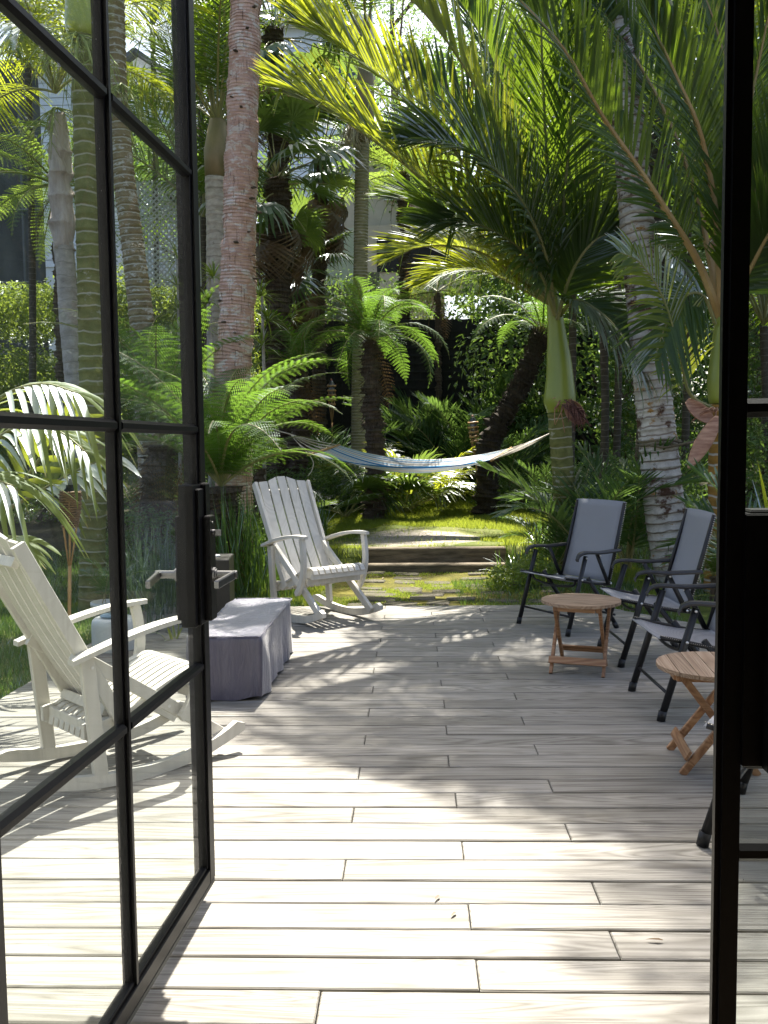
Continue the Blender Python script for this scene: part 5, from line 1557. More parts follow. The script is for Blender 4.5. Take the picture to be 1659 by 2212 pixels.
# ---- T3: brown ringed, leaning
b0 = gpt(322, 900, 10.8)
t = palm_root('leaning brown and white ringed palm trunk between the door panes', b0)
trunk_obj(t, [V((0.05, 0, -.2))] + path_from(t, [(316, 800, 10.8), (306, 690, 10.8), (288, 540, 10.8), (271, 410, 10.8), (258, 270, 10.8), (250, 150, 10.8), (246, 0, 10.8), (244, -160, 10.8)]), [0.165, 0.155, 0.145, 0.13, 0.125, 0.12, 0.12, 0.12, 0.12], 'tk_brown', 0.085, 0.06)
tp_ = path_from(t, [(244, -160, 10.8)])[0]
crown(t, tp_, 14, PF_DARK, (-30, 60), (0.9, 1.15), 17)
strings(t, path_from(t, [(262, 180, 10.6)])[0], 16, 0.8, 'flower_green', 9, 0.006, 0.8)

# ---- T4: big pink trunk
b0 = gpt(498, 930, 10.0)
t = palm_root('thick pinkish red palm trunk rising out of the fern beside the door edge', b0)
trunk_obj(t, [V((0, 0, -0.5))] + path_from(t, [(502, 830, 10.0), (508, 740, 10.0), (514, 600, 10.0), (519, 430, 10.0), (524, 250, 10.0), (528, 100, 10.0), (530, 0, 10.0), (532, -200, 10.0), (533, -520, 10.0)]), [0.21, 0.205, 0.195, 0.19, 0.18, 0.172, 0.165, 0.160, 0.158, 0.155, 0.15], 'tk_pink', 0.036, 0.028, 26, 'trunk', 0.15)
tp_ = path_from(t, [(533, -520, 10.0)])[0]
# stubs of old leaf bases
o_ = t.location
q = random.Random(2)
for k in range(34):
    mb = MB()
    v_ = -20 + k * 24; c = path_from(t, [(530 - (v_ / 850) * 18, v_, 10.0)])[0]
    if q.random() < .35: continue
    a = q.uniform(math.pi, 2 * math.pi); r_ = 0.166 + 0.03 * v_ / 850
    p = c + V((math.cos(a) * r_, math.sin(a) * r_, 0)); s_ = q.uniform(.010, .038)
    mb.box(p, (s_ * 2.4, s_ * 1.2, s_ * .5), Matrix.Rotation(a, 3, 'Z'), 0.003)
    mb.obj('leaf_scar', M['tk_hairy'], t)
for i in range(20):
    az = i * 2.4; link('fan_leaf', FAN[i % 3], t, rotm(az, R(-30 + 80 * (i / 20)), 0, tp_, 1.5))

# ---- T6: thin olive ringed trunk, cream flower strings
b0 = gpt(775, 985, 15.2)
t = palm_root('slender olive ringed palm with hanging cream flower strings, centre of the garden', b0)
trunk_obj(t, [V((0, 0, -.2))] + path_from(t, [(776, 880, 15.2), (777, 740, 15.2), (779, 560, 15.2), (781, 420, 15.2), (783, 310, 15.2)]), [0.14, 0.13, 0.12, 0.115, 0.115, 0.112], 'tk_thin', 0.05, 0.05)
sh = catmull(path_from(t, [(783, 312, 15.2), (786, 250, 15.2), (789, 170, 15.2), (792, 90, 15.2)]), 4)
mb = MB(); mb.tube(sh, [0.115, 0.14, 0.16, 0.17, 0.17, 0.165, 0.16, 0.15, 0.135, 0.12, 0.10, 0.08, 0.06], 18); mb.obj('crownshaft', M['shaft_brown'], t, True)
crown(t, sh[-1], 15, PF_DARK, (-30, 60), (0.95, 1.2), 21)
strings(t, path_from(t, [(762, 262, 15.0)])[0], 34, 0.52, 'flower', 11, 0.007, 0.36, 7)

# ---- T5 and other fan palms
def fan_palm(label, D, r0, seed, n=24, dead=8, s=1.0, mat='tk_hairy', protos=None):
    b_ = gpt(*D[0]); t = palm_root(label, b_)
    pts = [V((0, 0, -.2))] + path_from(t, D[1:])
    trunk_obj(t, pts, [r0 * 1.1] + [r0] * (len(pts) - 1), mat, 0.07, 0.12, 14, 'trunk', 0.5, seed)
    q = random.Random(seed); tp_ = pts[-1]
    for i in range(n):
        tl = R(-50 + 115 * ((i + .5) / n) + q.uniform(-10, 10))
        link('fan_leaf', (protos or FAN)[q.randrange(len(protos or FAN))], t, rotm(i * 2.4 + q.uniform(-.3, .3), tl, q.uniform(-.5, .5), tp_ + V((0, 0, -0.25 + 0.35 * i / n)), s * q.uniform(.85, 1.15)))
    for i in range(dead):
        link('fan_leaf', FAN_DEAD[0], t, rotm(i * 2.4 + 1, R(-62 + q.uniform(-14, 8)), q.uniform(-1, 1), tp_ + V((0, 0, -0.3 - .05 * i)), s * q.uniform(.8, 1.1)))
    return t
fan_palm('dark hairy trunked fan palm right of the thick pinkish trunk', [(600, 920, 15), (600, 700, 15), (603, 560, 15), (604, 470, 15), (596, 385, 15)], 0.19, 31, 22, 10, 1.15)
fan_palm('tall dark fan palm whose crown stands behind the pinkish trunk, high up', [(612, 860, 16.5), (606, 600, 16.5), (600, 330, 16.5), (592, 150, 16.5), (590, 60, 16.5)], 0.17, 33, 26, 8, 1.35)
fan_palm('shaggy fan palm with many dead leaves between the slender trunk and the white house', [(690, 850, 18), (688, 700, 18), (690, 560, 18), (694, 430, 18), (700, 330, 18)], 0.13, 35, 26, 18, 1.1)
fan_palm('small fan palm with dark round leaves in front of the pale fence', [(655, 880, 17), (655, 760, 17), (648, 640, 17), (643, 555, 17)], 0.09, 37, 14, 6, 0.9)
# crown with several stout forks high behind the door stile
t = palm_root('palm with stout pale forked leaf bases behind the door edge, left of the pinkish trunk', gpt(470, 900, 13.5))
trunk_obj(t, [V((0, 0, -.2))] + path_from(t, [(470, 700, 13.5), (468, 500, 13.5), (468, 380, 13.5)]), [0.17, 0.16, 0.15, 0.17], 'tk_grey', 0.12, 0.04)
mb = MB(); mb.tube(path_from(t, [(468, 385, 13.5), (470, 330, 13.5), (470, 260, 13.5)]), [0.17, 0.20, 0.12], 16); mb.obj('crownshaft', M['shaft_brown'], t, True)
crown(t, path_from(t, [(470, 270, 13.5)])[0], 14, PF_DARK, (-20, 68), (1.0, 1.25), 41)

# more palms filling the garden behind: each is a tree of its own
def fill_palm(label, u, vt, y, protos, n=12, s=(.9, 1.15), seed=0, r=0.055, mat='tk_dark', tilt=(-30, 58)):
    b_ = gpt(u, 900, y); t = palm_root(label, b_)
    tp_ = At(u, vt, y) - b_
    trunk_obj(t, [V((0, 0, -.2)), tp_ * 0.5 + V((0.05, 0, 0)), tp_], [r * 1.2, r, r], mat, 0.10, 0.05, 12)
    crown(t, tp_, n, protos, tilt, s, seed)
    return t
for lb, u, vt, y, pr_, n_, sd_ in [
    ('tall feather palm far behind the pinkish trunk, its fronds at the top edge', 430, 30, 17, PF_DARK, 16, 51),
    ('feather palm behind the white lattice screen', 395, 300, 18, PF_DARK, 13, 52),
    ('feather palm with a low crown behind the forked palm', 440, 470, 15.5, PF_DARK, 13, 53),
    ('bright feather palm at the upper left, over the hedge', 60, 120, 15, PF_LIME, 13, 54),
    ('tall feather palm over the white house gable', 330, 60, 19, PF_DARK, 14, 55),
    ('dark feather palm between the green crownshaft and the slender trunk', 1020, 330, 14.5, PF_DARK, 15, 56),
    ('dark feather palm directly behind the green crownshaft palm', 1230, 250, 13.5, PF_DARK, 16, 57),
    ('dark feather palm behind the leaning blotched trunk', 1330, 420, 14.5, PF_DARK, 16, 58),
    ('feather palm at the right, behind the closed door leaf', 1590, 260, 12.5, PF_LIME, 14, 59),
    ('low feather palm at the right edge behind the glass', 1650, 700, 12, PF_DARK, 12, 60),
    ('tall feather palm high above the centre of the garden', 900, -60, 17, PF_DARK, 15, 61),
    ('feather palm with fronds reaching over the lawn from the right', 1300, 640, 12.5, PF_DARK, 13, 62),
    ('low dark palm under the green crownshaft palm', 1110, 720, 15.5, PF_DARK, 12, 63),
    ('dark palm in the deep shade behind the tree fern', 960, 760, 17.5, PF_DARK, 12, 64),
    ('feather palm rising over the right end of the garden, beyond the blotched palm', 1480, 120, 14, PF_DARK, 15, 65),
]:
    fill_palm(lb, u, vt, y, pr_, n_, (0.9, 1.2), sd_)

# ---- near left broad-leafed palm: each leaflet a piece of its own
LEAFM = {}
def near_frond(root, D, up, seed, n, L, w, a0=75, a1=25, lift=0.3, droop=0.6, t0=0.1, sides=(-1, 1), mat='frond_near'):
    q = random.Random(seed); o = root.location
    pts = catmull([At(*d) - o for d in D], 5); m = len(pts) - 1
    sk = MB(); sk.tube(pts, [0.015 * (1.2 - 0.9 * i / m) for i in range(m + 1)], 8)
    fo = sk.obj('frond', M['stalk'], root, True); fo['hero'] = 1
    up = V(up).normalized()
    for side in sides:
        for i in range(n):
            t = t0 + (1 - t0) * (i + .5) / n
            x = min(.999, t) * m; k = int(x); p = pts[k].lerp(pts[k + 1], x - k); T = (pts[k + 1] - pts[k]).normalized()
            U_ = (up - T * up.dot(T)).normalized(); S = T.cross(U_)
            ang = R(a0 + (a1 - a0) * t + q.uniform(-4, 4))
            d = (T * math.cos(ang) + S * side * math.sin(ang) + U_ * lift).normalized()
            wd = (T - d * T.dot(d)).normalized()
            mb = MB()
            leaflet(mb, V((0, 0, 0)), d, wd, L * (0.6 + 0.4 * math.sin(math.pi * min(1, t + .15))) * q.uniform(.9, 1.1), w * q.uniform(.85, 1.1), droop * q.uniform(.7, 1.3), 9, 0.28, 0.45, q.uniform(-.3, .3))
            lo = mb.obj('leaflet', M[mat], fo, True); lo.location = p + S * side * 0.008
t = empty('palm_plant', gpt(-60, 1330, 5.6), 0, 'broad leaved young palm arching in from the left side, in front of the green trunk', 'palm plant')
near_frond(t, [(-70, 1160, 5.9), (0, 1110, 5.95), (80, 1065, 6.0), (160, 1020, 6.0), (240, 985, 6.0)], (0.15, -0.65, 0.9), 1, 11, 0.58, 0.029, 80, 30, 0.25, 0.55, 0.50)
near_frond(t, [(-160, 1120, 5.4), (-90, 960, 5.2), (0, 860, 5.0), (90, 830, 4.9), (170, 850, 4.8)], (0.1, -0.4, 0.9), 2, 16, 0.62, 0.022, 70, 22, 0.1, 0.85, 0.15)
near_frond(t, [(-150, 1200, 5.0), (-110, 1080, 4.8), (-50, 1030, 4.6), (30, 1050, 4.5)], (0.1, -0.4, 0.9), 3, 12, 0.60, 0.022, 68, 25, 0.1, 0.8, 0.15)
near_frond(t, [(-130, 1280, 4.9), (-90, 1200, 4.75), (-30, 1165, 4.6), (40, 1160, 4.5)], (0.2, -0.5, 0.9), 4, 10, 0.42, 0.030, 60, 10, 0.0, 0.65, 0.2)
near_frond(t, [(-120, 1180, 5.6), (-60, 1020, 5.6), (20, 930, 5.6), (120, 930, 5.5), (190, 980, 5.4)], (0.1, -0.4, 0.9), 5, 14, 0.50, 0.020, 66, 22, 0.1, 0.7, 0.2)
near_frond(t, [(-90, 1200, 5.8), (20, 1080, 5.9), (110, 960, 5.9), (170, 900, 5.9)], (0.5, -0.7, 0.3), 6, 10, 0.34, 0.026, 75, 30, 0.1, 0.1, 0.35)

# ---- tree ferns
def tree_fern(label, base, top, n, protos, tilt=(-20, 30), s=(.85, 1.1), seed=0, r=0.13, dead=5, azs=None, hairy=True):
    t = palm_root(label, base, 'tree fern', 'tree_fern')
    tp_ = top - base
    if tp_.length > 0.15:
        trunk_obj(t, [V((0, 0, -.15)), tp_ * .5 + V((.02, 0, 0)), tp_], [r * 1.25, r, r * .9], 'tk_hairy', 0.06, 0.16, 14, 'trunk', 0.9, seed)
    crown(t, tp_, n, protos, tilt, s, seed)
    q = random.Random(seed + 1)
    for i in range(dead):
        link('frond', FERN_DEAD[0], t, rotm(i * 2.4 + .7, R(q.uniform(-35, -10)), q.uniform(-.4, .4), tp_ - V((0, 0, .05)), q.uniform(.7, 1.0)))
    if r >= 0.12 and hairy:      # bristle of old leaf stubs on the trunk
        mb = MB()
        for k in range(240):
            f = q.random(); c = tp_ * f; a = q.uniform(0, 6.283)
            p = c + V((math.cos(a) * r, math.sin(a) * r, 0)); L_ = q.uniform(.05, .14)
            mb.tube([p, p + V((math.cos(a) * L_ * .7, math.sin(a) * L_ * .7, -L_ * q.uniform(-.3, .9)))], [0.010, 0.002], 4)
        tag(mb.obj('leaf_stubs', M['tk_hairy'], t), kind='stuff')
    return t
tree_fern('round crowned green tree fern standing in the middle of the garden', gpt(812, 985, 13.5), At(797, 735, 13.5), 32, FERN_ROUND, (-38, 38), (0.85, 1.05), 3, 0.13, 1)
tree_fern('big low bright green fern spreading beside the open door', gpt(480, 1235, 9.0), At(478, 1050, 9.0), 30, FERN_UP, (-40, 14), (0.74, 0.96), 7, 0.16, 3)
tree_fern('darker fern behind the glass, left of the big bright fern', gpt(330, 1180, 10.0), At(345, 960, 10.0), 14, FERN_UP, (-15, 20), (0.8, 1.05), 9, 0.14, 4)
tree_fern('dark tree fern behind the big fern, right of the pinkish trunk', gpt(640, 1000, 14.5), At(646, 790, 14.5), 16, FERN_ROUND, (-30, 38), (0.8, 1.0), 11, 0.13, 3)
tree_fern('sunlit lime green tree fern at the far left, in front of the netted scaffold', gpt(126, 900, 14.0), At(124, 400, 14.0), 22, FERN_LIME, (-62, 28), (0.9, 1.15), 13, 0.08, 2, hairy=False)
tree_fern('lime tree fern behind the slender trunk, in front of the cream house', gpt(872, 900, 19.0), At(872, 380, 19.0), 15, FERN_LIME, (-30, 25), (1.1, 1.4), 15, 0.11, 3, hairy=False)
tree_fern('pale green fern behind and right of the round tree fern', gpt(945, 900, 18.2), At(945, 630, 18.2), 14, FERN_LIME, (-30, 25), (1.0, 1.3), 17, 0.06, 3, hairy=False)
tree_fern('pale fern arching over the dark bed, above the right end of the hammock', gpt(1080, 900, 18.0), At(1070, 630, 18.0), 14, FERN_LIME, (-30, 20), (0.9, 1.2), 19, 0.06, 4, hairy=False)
tree_fern('small shaded fern growing behind the leaning torch', gpt(560, 1120, 11.8), At(560, 1010, 11.8), 10, FERN, (-15, 20), (0.55, 0.75), 23, 0.08, 2, hairy=False)
tree_fern('low fern beside the trunk behind the folding chairs', gpt(1535, 1265, 8.1), At(1540, 1245, 8.1), 12, FERN, (-10, 30), (0.28, 0.4), 25, 0.03, 0, hairy=False)
tree_fern('little bright fern under the second folding chair', gpt(1470, 1320, 7.6), At(1470, 1300, 7.6), 10, FERN_LIME, (-10, 40), (0.2, 0.3), 26, 0.03, 0, hairy=False)
# T11 diagonal shaggy trunk
b0 = gpt(1045, 1010, 13.8)
t = palm_root('thick shaggy trunk leaning to the right in the dark bed behind the hammock', b0, 'tree fern', 'tree_fern')
pts = [V((0, 0, -.2))] + path_from(t, [(1062, 950, 13.8), (1098, 880, 13.8), (1140, 800, 13.8), (1170, 720, 13.8)])
trunk_obj(t, pts, [0.17, 0.15, 0.13, 0.125, 0.12], 'tk_shag', 0.06, 0.14, 16, 'trunk', 0.8)
mb = MB(); q = random.Random(8)
for k in range(420):
    f = q.uniform(0.05, 1); x = f * (len(pts) - 1); i = min(len(pts) - 2, int(x)); c = pts[i].lerp(pts[i + 1], x - i); T = (pts[i + 1] - pts[i]).normalized()
    a = q.uniform(0, 6.283); X_ = T.orthogonal().normalized(); Y_ = T.cross(X_); nrm_ = X_ * math.cos(a) + Y_ * math.sin(a)
    p = c + nrm_ * 0.125; mb.tube([p, p + nrm_ * .05 - T * q.uniform(-.02, .10) * 1.0 + T * .12], [0.014, 0.004], 4)
tag(mb.obj('leaf_stubs', M['tk_shag'], t), kind='stuff')
crown(t, pts[-1], 12, FERN_ROUND, (-20, 35), (0.8, 1.1), 44); t['keep'] = 1

# ---- low bush palms and strappy plants in the bed
def bush(label, p, n, protos, tilt, s, seed, name='palm_plant', cat='palm plant', nm='frond'):
    t = empty(name, p, 0, label, cat)
    q = random.Random(seed)
    for i in range(n):
        tl = R(q.uniform(*tilt))
        link(nm, protos[q.randrange(len(protos))], t, rotm(i * 2.4 + q.uniform(-.4, .4), tl, q.uniform(-.3, .3), (q.uniform(-.05, .05), q.uniform(-.05, .05), 0.02), q.uniform(*s)))
    return t
bush('bright young fan palm behind the middle of the hammock', gpt(872, 1010, 14.2), 16, FAN_BIG + FAN, (10, 65), (0.8, 1.05), 1, nm='fan_leaf')
bush('bright feather palm behind the hammock, right of the bright fan palm', gpt(950, 1020, 14.6), 12, PF_BUSH, (-5, 15), (0.95, 1.25), 2)
bush('pale tipped palm with an upright frond left of the bright fan palm', gpt(800, 1000, 15.2), 12, PF_BUSH, (-5, 18), (1.0, 1.35), 3)
bush('shaded fan palm under the left end of the hammock', gpt(745, 1045, 13.6), 14, FAN, (5, 55), (0.75, 1.0), 4, nm='fan_leaf')
bush('dark feather palm at the back of the bed by the leaning torch', gpt(1105, 1000, 15.5), 12, PF_YOUNG, (-10, 15), (1.0, 1.4), 5)
bush('dark feather palm in the shaded bed right of the slender torch', gpt(985, 960, 16.5), 12, PF_YOUNG, (-15, 15), (1.2, 1.6), 6)
bush('upright blue green young palm left of the blotched trunk', gpt(1350, 1150, 9.6), 9, PF_YOUNG, (-8, 6), (1.05, 1.3), 7)
bush('upright blue green young palm at the foot of the green crownshaft palm', gpt(1265, 1175, 9.3), 10, PF_YOUNG, (-12, 6), (0.95, 1.25), 8)
bush('young palm with thin drooping leaves left of the green crownshaft palm foot', gpt(1195, 1150, 9.7), 8, PF_YOUNG, (-22, 4), (0.5, 0.75), 9)
bush('leafy young palm seen through the glass at the right edge', gpt(1690, 1150, 7.6), 10, PF_YOUNG, (-30, 10), (0.8, 1.1), 10)
bush('dark feather palm left of the slender ringed trunk, in the shade', gpt(700, 960, 16.0), 12, PF_YOUNG, (-15, 12), (1.2, 1.6), 11)
bush('dark young palm behind the right end of the hammock', gpt(1190, 1060, 12.6), 9, PF_YOUNG, (-12, 8), (0.6, 0.85), 12)
bush('big dark palm in the deepest shade, left of the shaggy leaning trunk', gpt(1010, 960, 17.4), 14, PF_YOUNG, (-18, 15), (1.7, 2.2), 14)
bush('big dark palm before the black trellis, right of the round tree fern', gpt(925, 960, 17.6), 13, PF_YOUNG, (-18, 15), (1.5, 2.0), 15)
bush('dark palm crowding the black trellis above the leaning torch', gpt(1085, 960, 17.8), 13, PF_YOUNG, (-18, 15), (1.6, 2.1), 16)
bush('small palm in the pale pot behind the rocking chair', POT2 + V((0, 0, 0.27)), 7, PF_YOUNG, (-5, 10), (0.26, 0.36), 13)

def blades(name, label, p, n, L, w, spread, mat, seed, lean=0.35, droop=0.5, ns=4, rad=0.12, cat='grass clump', kindp=None):
    """clump of long strap leaves, one plant"""
    q = random.Random(seed); mb = MB()
    for k in range(n):
        az = q.uniform(0, 6.283); tl = q.uniform(0.05, 1) * spread
        d = V((math.cos(az) * math.sin(tl), math.sin(az) * math.sin(tl), math.cos(tl)))
        wd = V((-math.sin(az), math.cos(az), 0))
        p0 = V((q.uniform(-rad, rad), q.uniform(-rad, rad), 0))
        leaflet(mb, p0, d, wd, L * q.uniform(.6, 1.1), w, droop * q.uniform(.4, 1.3) * math.sin(tl + .1), ns, 0.2, 0.45)
    e = empty(name, p, 0, label, cat)
    o = mb.obj('leaf_blades', M[mat], e); tag(o, kind='stuff')
    return e
blades('grass_clump', 'tall rush-like clump behind the farther rocking chair, left', gpt(560, 1250, 8.6), 150, 1.15, 0.009, 0.35, 'strap', 1, rad=0.35)
blades('grass_clump', 'tall rush-like clump right behind the black planter', gpt(505, 1240, 8.8), 120, 1.1, 0.009, 0.35, 'strap', 2, rad=0.3)
blades('grass_clump', 'blue grey clump of grass seen through the glass by the lock', gpt(335, 1290, 7.4), 150, 0.95, 0.006, 0.55, 'flax_blue', 3, rad=0.2)
blades('grass_clump', 'arching spidery grass clump behind the pale planter', gpt(330, 1350, 6.6), 80, 0.5, 0.006, 1.1, 'flax_blue', 4, droop=0.8, rad=0.06)
blades('strap_leaf_plant', 'glossy strap leaved clump right of the timber steps', gpt(1140, 1235, 9.6), 190, 0.50, 0.011, 1.15, 'strap', 5, droop=0.9, rad=0.28, cat='plant')
blades('strap_leaf_plant', 'strap leaved clump on the lawn edge behind the first folding chair', gpt(1195, 1185, 10.6), 120, 0.45, 0.011, 1.1, 'strap', 6, droop=0.9, rad=0.22, cat='plant')
blades('strap_leaf_plant', 'pale tipped strappy plant behind the farther rocking chair, right', gpt(690, 1130, 12.0), 60, 0.6, 0.010, 0.9, 'strap', 7, droop=0.4, rad=0.1, cat='plant')
blades('strap_leaf_plant', 'strappy plant under the pinkish trunk', gpt(460, 760, 12.5) , 60, 0.9, 0.02, 0.8, 'strap', 8, droop=0.5, cat='plant')
blades('strap_leaf_plant', 'leafy clump in the bed under the hammock', gpt(820, 1085, 15.0), 120, 0.5, 0.012, 1.1, 'strap', 9, droop=0.8, rad=0.35, cat='plant')
blades('strap_leaf_plant', 'broad strap leaf curling up behind the pale planter', gpt(375, 1370, 6.3), 7, 0.42, 0.022, 0.9, 'frond_near', 10, droop=1.0, rad=0.03, cat='plant')
# slim dracaena-like stems by the hedge, right of the brown trunk
for lb, u, vb, vt, y, sd_ in [('thin stemmed dracaena left of the door stile', 383, 760, 560, 12.5, 1), ('thin stemmed dracaena behind the door edge', 452, 760, 600, 12.8, 2), ('thin stemmed dracaena right of the pinkish trunk', 566, 760, 640, 13.2, 3), ('cabbage tree with a slim dark stem before the hedge', 625, 850, 690, 16, 4)]:
    bb = gpt(u, 950, y); t = empty('dracaena', bb, 0, lb, 'plant')
    tp_ = At(u, vt, y) - bb
    mb = MB(); mb.tube([V((0, 0, -.1)), tp_ * .5 + V((.03, 0, 0)), tp_], [0.03, 0.025, 0.02], 8); mb.obj('stem', M['tk_grey'], t, True)
    for j in range(3):
        mb = MB(); q = random.Random(sd_ * 9 + j)
        c = tp_ - V((q.uniform(-.1, .1), 0, j * 0.35))
        for k in range(46):
            az = q.uniform(0, 6.283); tl = q.uniform(0.2, 1.7); d = V((math.cos(az) * math.sin(tl), math.sin(az) * math.sin(tl), math.cos(tl)))
            leaflet(mb, c, d, V((-math.sin(az), math.cos(az), 0)), q.uniform(.3, .5), 0.013, 0.4, 3, 0, 0.5)
        tag(mb.obj('leaf_head', M['hedge_leaf'], t), kind='stuff')
# glowing leaf backlit at the right edge
blades('strap_leaf_plant', 'yellow green long leaf lit from behind at the right edge, behind the glass', gpt(1690, 900, 8.5), 10, 1.7, 0.03, 0.45, 'frond_lime', 12, droop=0.5, rad=0.05, cat='plant')

# ---- leafy shrubs: leaf quads over a lumpy volume
def leaf_cloud(mb, c, rx, ry, rz, n, size, q, shell=0.55, flat=0.0):
    for k in range(n):
        a = q.uniform(0, 6.283); z = q.uniform(-1, 1); s = math.sqrt(1 - z * z)
        d = V((math.cos(a) * s, math.sin(a) * s, z))
        lump = 1 + 0.30 * noise.noise(d * 2.3 + V(c) * 1.7) + 0.12 * noise.noise(d * 6.1 + V(c))
        r_ = (shell + (1 - shell) * q.random() ** 0.5) * lump
        p = V(c) + V((d.x * rx, d.y * ry, d.z * rz)) * r_
        nrm_ = (d + V((q.uniform(-1, 1), q.uniform(-1, 1), q.uniform(-.4, 1.2))) * 0.8).normalized()
        x = nrm_.orthogonal().normalized(); ang = q.uniform(0, 6.283)
        x = (x * math.cos(ang) + nrm_.cross(x) * math.sin(ang)); y = nrm_.cross(x)
        L_ = size * q.uniform(.6, 1.3); w_ = L_ * q.uniform(.35, .5)
        mb.add([p - x * L_ * .5, p + y * w_ * .5 + nrm_ * .1 * w_, p + x * L_ * .5 - nrm_ * .15 * L_, p - y * w_ * .5 + nrm_ * .1 * w_], [(0, 3, 2, 1)], [(0, .2), (0, .5), (1, .8), (0, .5)])
def shrub(label, p, blobs, n, size, mat, seed, name='shrub', cat='shrub', shell=0.5):
    t = empty(name, p, 0, label, cat); q = random.Random(seed); mb = MB()
    tot = sum(b_[3] * b_[4] * b_[5] for b_ in blobs) ** 1
    for (x, y, z, rx, ry, rz) in blobs:
        leaf_cloud(mb, (x, y, z), rx, ry, rz, int(n * (rx * ry * rz) ** .67 / sum((b_[3] * b_[4] * b_[5]) ** .67 for b_ in blobs)), size, q, shell)
    tag(mb.obj('foliage', M[mat], t), kind='stuff')
    for (x, y, z, rx, ry, rz) in blobs[:6]:
        mb = MB(); mb.tube([V((x * .4, y * .4, -.1)), V((x * .8, y * .8, z * .5)), V((x, y, z))], [0.04, 0.03, 0.015], 6)
        mb.obj('stem', M['tk_hairy'], t, True)
    return t
hp = gpt(60, 900, 17.5)
hz = hp.z
hb = []
q = random.Random(77)
ztop = At(60, 605, 17.5).z - hz
for i in range(11):
    x = -1.6 + i * 0.55
    for z in (0.35, 1.1, 1.8, ztop - 0.6):
        hb.append((x, q.uniform(-.25, .25), z, 0.75, 0.6, 0.62))
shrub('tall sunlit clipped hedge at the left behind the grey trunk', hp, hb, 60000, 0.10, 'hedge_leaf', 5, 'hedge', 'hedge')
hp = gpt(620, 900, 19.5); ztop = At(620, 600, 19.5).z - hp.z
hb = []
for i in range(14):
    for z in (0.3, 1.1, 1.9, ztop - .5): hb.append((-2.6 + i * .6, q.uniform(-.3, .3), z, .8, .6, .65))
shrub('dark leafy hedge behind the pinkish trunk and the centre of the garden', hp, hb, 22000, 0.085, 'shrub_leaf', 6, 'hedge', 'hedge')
shrub('low mixed shrubs at the foot of the tall hedge on the left', gpt(40, 1010, 13.5), [(-.6, 0, .3, .9, .6, .5), (.4, .2, .35, .8, .6, .5), (1.4, 0, .3, .8, .6, .5), (-1.8, 0, .4, .9, .6, .6), (2.4, .2, .3, .8, .5, .5)], 9000, 0.06, 'shrub_leaf', 7)
shrub('bright airy shrub with small leaves at the back edge of the lawn', gpt(985, 1075, 16.3), [(0, 0, .25, .55, .4, .42), (.5, .1, .2, .45, .35, .32), (-.5, 0, .2, .4, .3, .3), (.2, -.1, .55, .3, .3, .2)], 6500, 0.045, 'hedge_leaf', 8)
shrub('dark shrub at the back of the lawn, behind the bright airy one', gpt(870, 1075, 16.8), [(0, 0, .4, .8, .5, .6), (-.8, .2, .4, .7, .5, .5), (.9, .3, .5, .7, .5, .6)], 6000, 0.07, 'shrub_leaf', 9)
shrub('dark undergrowth round the foot of the big bright fern', gpt(490, 1200, 9.5), [(0, 0, .3, .7, .35, .45), (-.8, 0, .3, .6, .35, .4), (.55, .2, .25, .4, .3, .35)], 5000, 0.06, 'shrub_leaf', 19)
shrub('low dark clumps at the foot of the slender ringed trunk', gpt(775, 1075, 14.3), [(0, 0, .25, .6, .4, .4), (-.7, .1, .25, .5, .4, .35), (.6, .2, .3, .5, .4, .4)], 5000, 0.06, 'shrub_leaf', 18)
shrub('dark low shrubs left of the lawn, behind the farther rocking chair', gpt(640, 1090, 14.0), [(0, 0, .3, .8, .5, .45), (-.8, .2, .3, .7, .5, .45), (.7, .3, .35, .6, .5, .5)], 6000, 0.06, 'shrub_leaf', 10)
shrub('small rounded shrub by the leaning torch', gpt(1060, 1075, 15.0), [(0, 0, .2, .35, .3, .3)], 1800, 0.05, 'shrub_leaf', 11)
shrub('leafy shrub filling the gap between the steps and the strap leaved clump', gpt(1110, 1262, 8.9), [(0, 0, .1, .30, .22, .16), (.25, .2, .14, .25, .2, .18)], 2200, 0.045, 'hedge_leaf', 12)
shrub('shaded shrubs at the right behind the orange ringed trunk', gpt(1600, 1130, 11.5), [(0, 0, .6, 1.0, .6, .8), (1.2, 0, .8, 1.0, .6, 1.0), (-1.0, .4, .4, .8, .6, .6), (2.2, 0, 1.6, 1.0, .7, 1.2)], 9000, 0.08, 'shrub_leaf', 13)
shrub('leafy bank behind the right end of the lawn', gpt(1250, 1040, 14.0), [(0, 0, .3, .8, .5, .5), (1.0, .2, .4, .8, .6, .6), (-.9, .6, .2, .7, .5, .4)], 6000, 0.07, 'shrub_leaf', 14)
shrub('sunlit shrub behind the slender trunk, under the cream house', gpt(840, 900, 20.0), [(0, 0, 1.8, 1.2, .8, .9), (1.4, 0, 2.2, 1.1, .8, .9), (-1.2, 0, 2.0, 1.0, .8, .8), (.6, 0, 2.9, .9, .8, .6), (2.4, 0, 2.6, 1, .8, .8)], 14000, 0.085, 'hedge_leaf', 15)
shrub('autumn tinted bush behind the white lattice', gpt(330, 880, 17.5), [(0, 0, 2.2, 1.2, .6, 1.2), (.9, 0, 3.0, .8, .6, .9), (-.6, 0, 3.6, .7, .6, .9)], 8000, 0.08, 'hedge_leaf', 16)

shrub('tall leafy screen of shrubs behind the palms on the right', gpt(1500, 900, 17.0), [(dx_, (dx_ * 7) % 1 - .5, z_, 1.1, .8, 1.0) for dx_ in (-3.2, -2.0, -.8, .4, 1.6, 2.8, 4.0) for z_ in (.8, 2.3, 3.8, 5.2)], 40000, 0.14, 'shrub_leaf', 17)
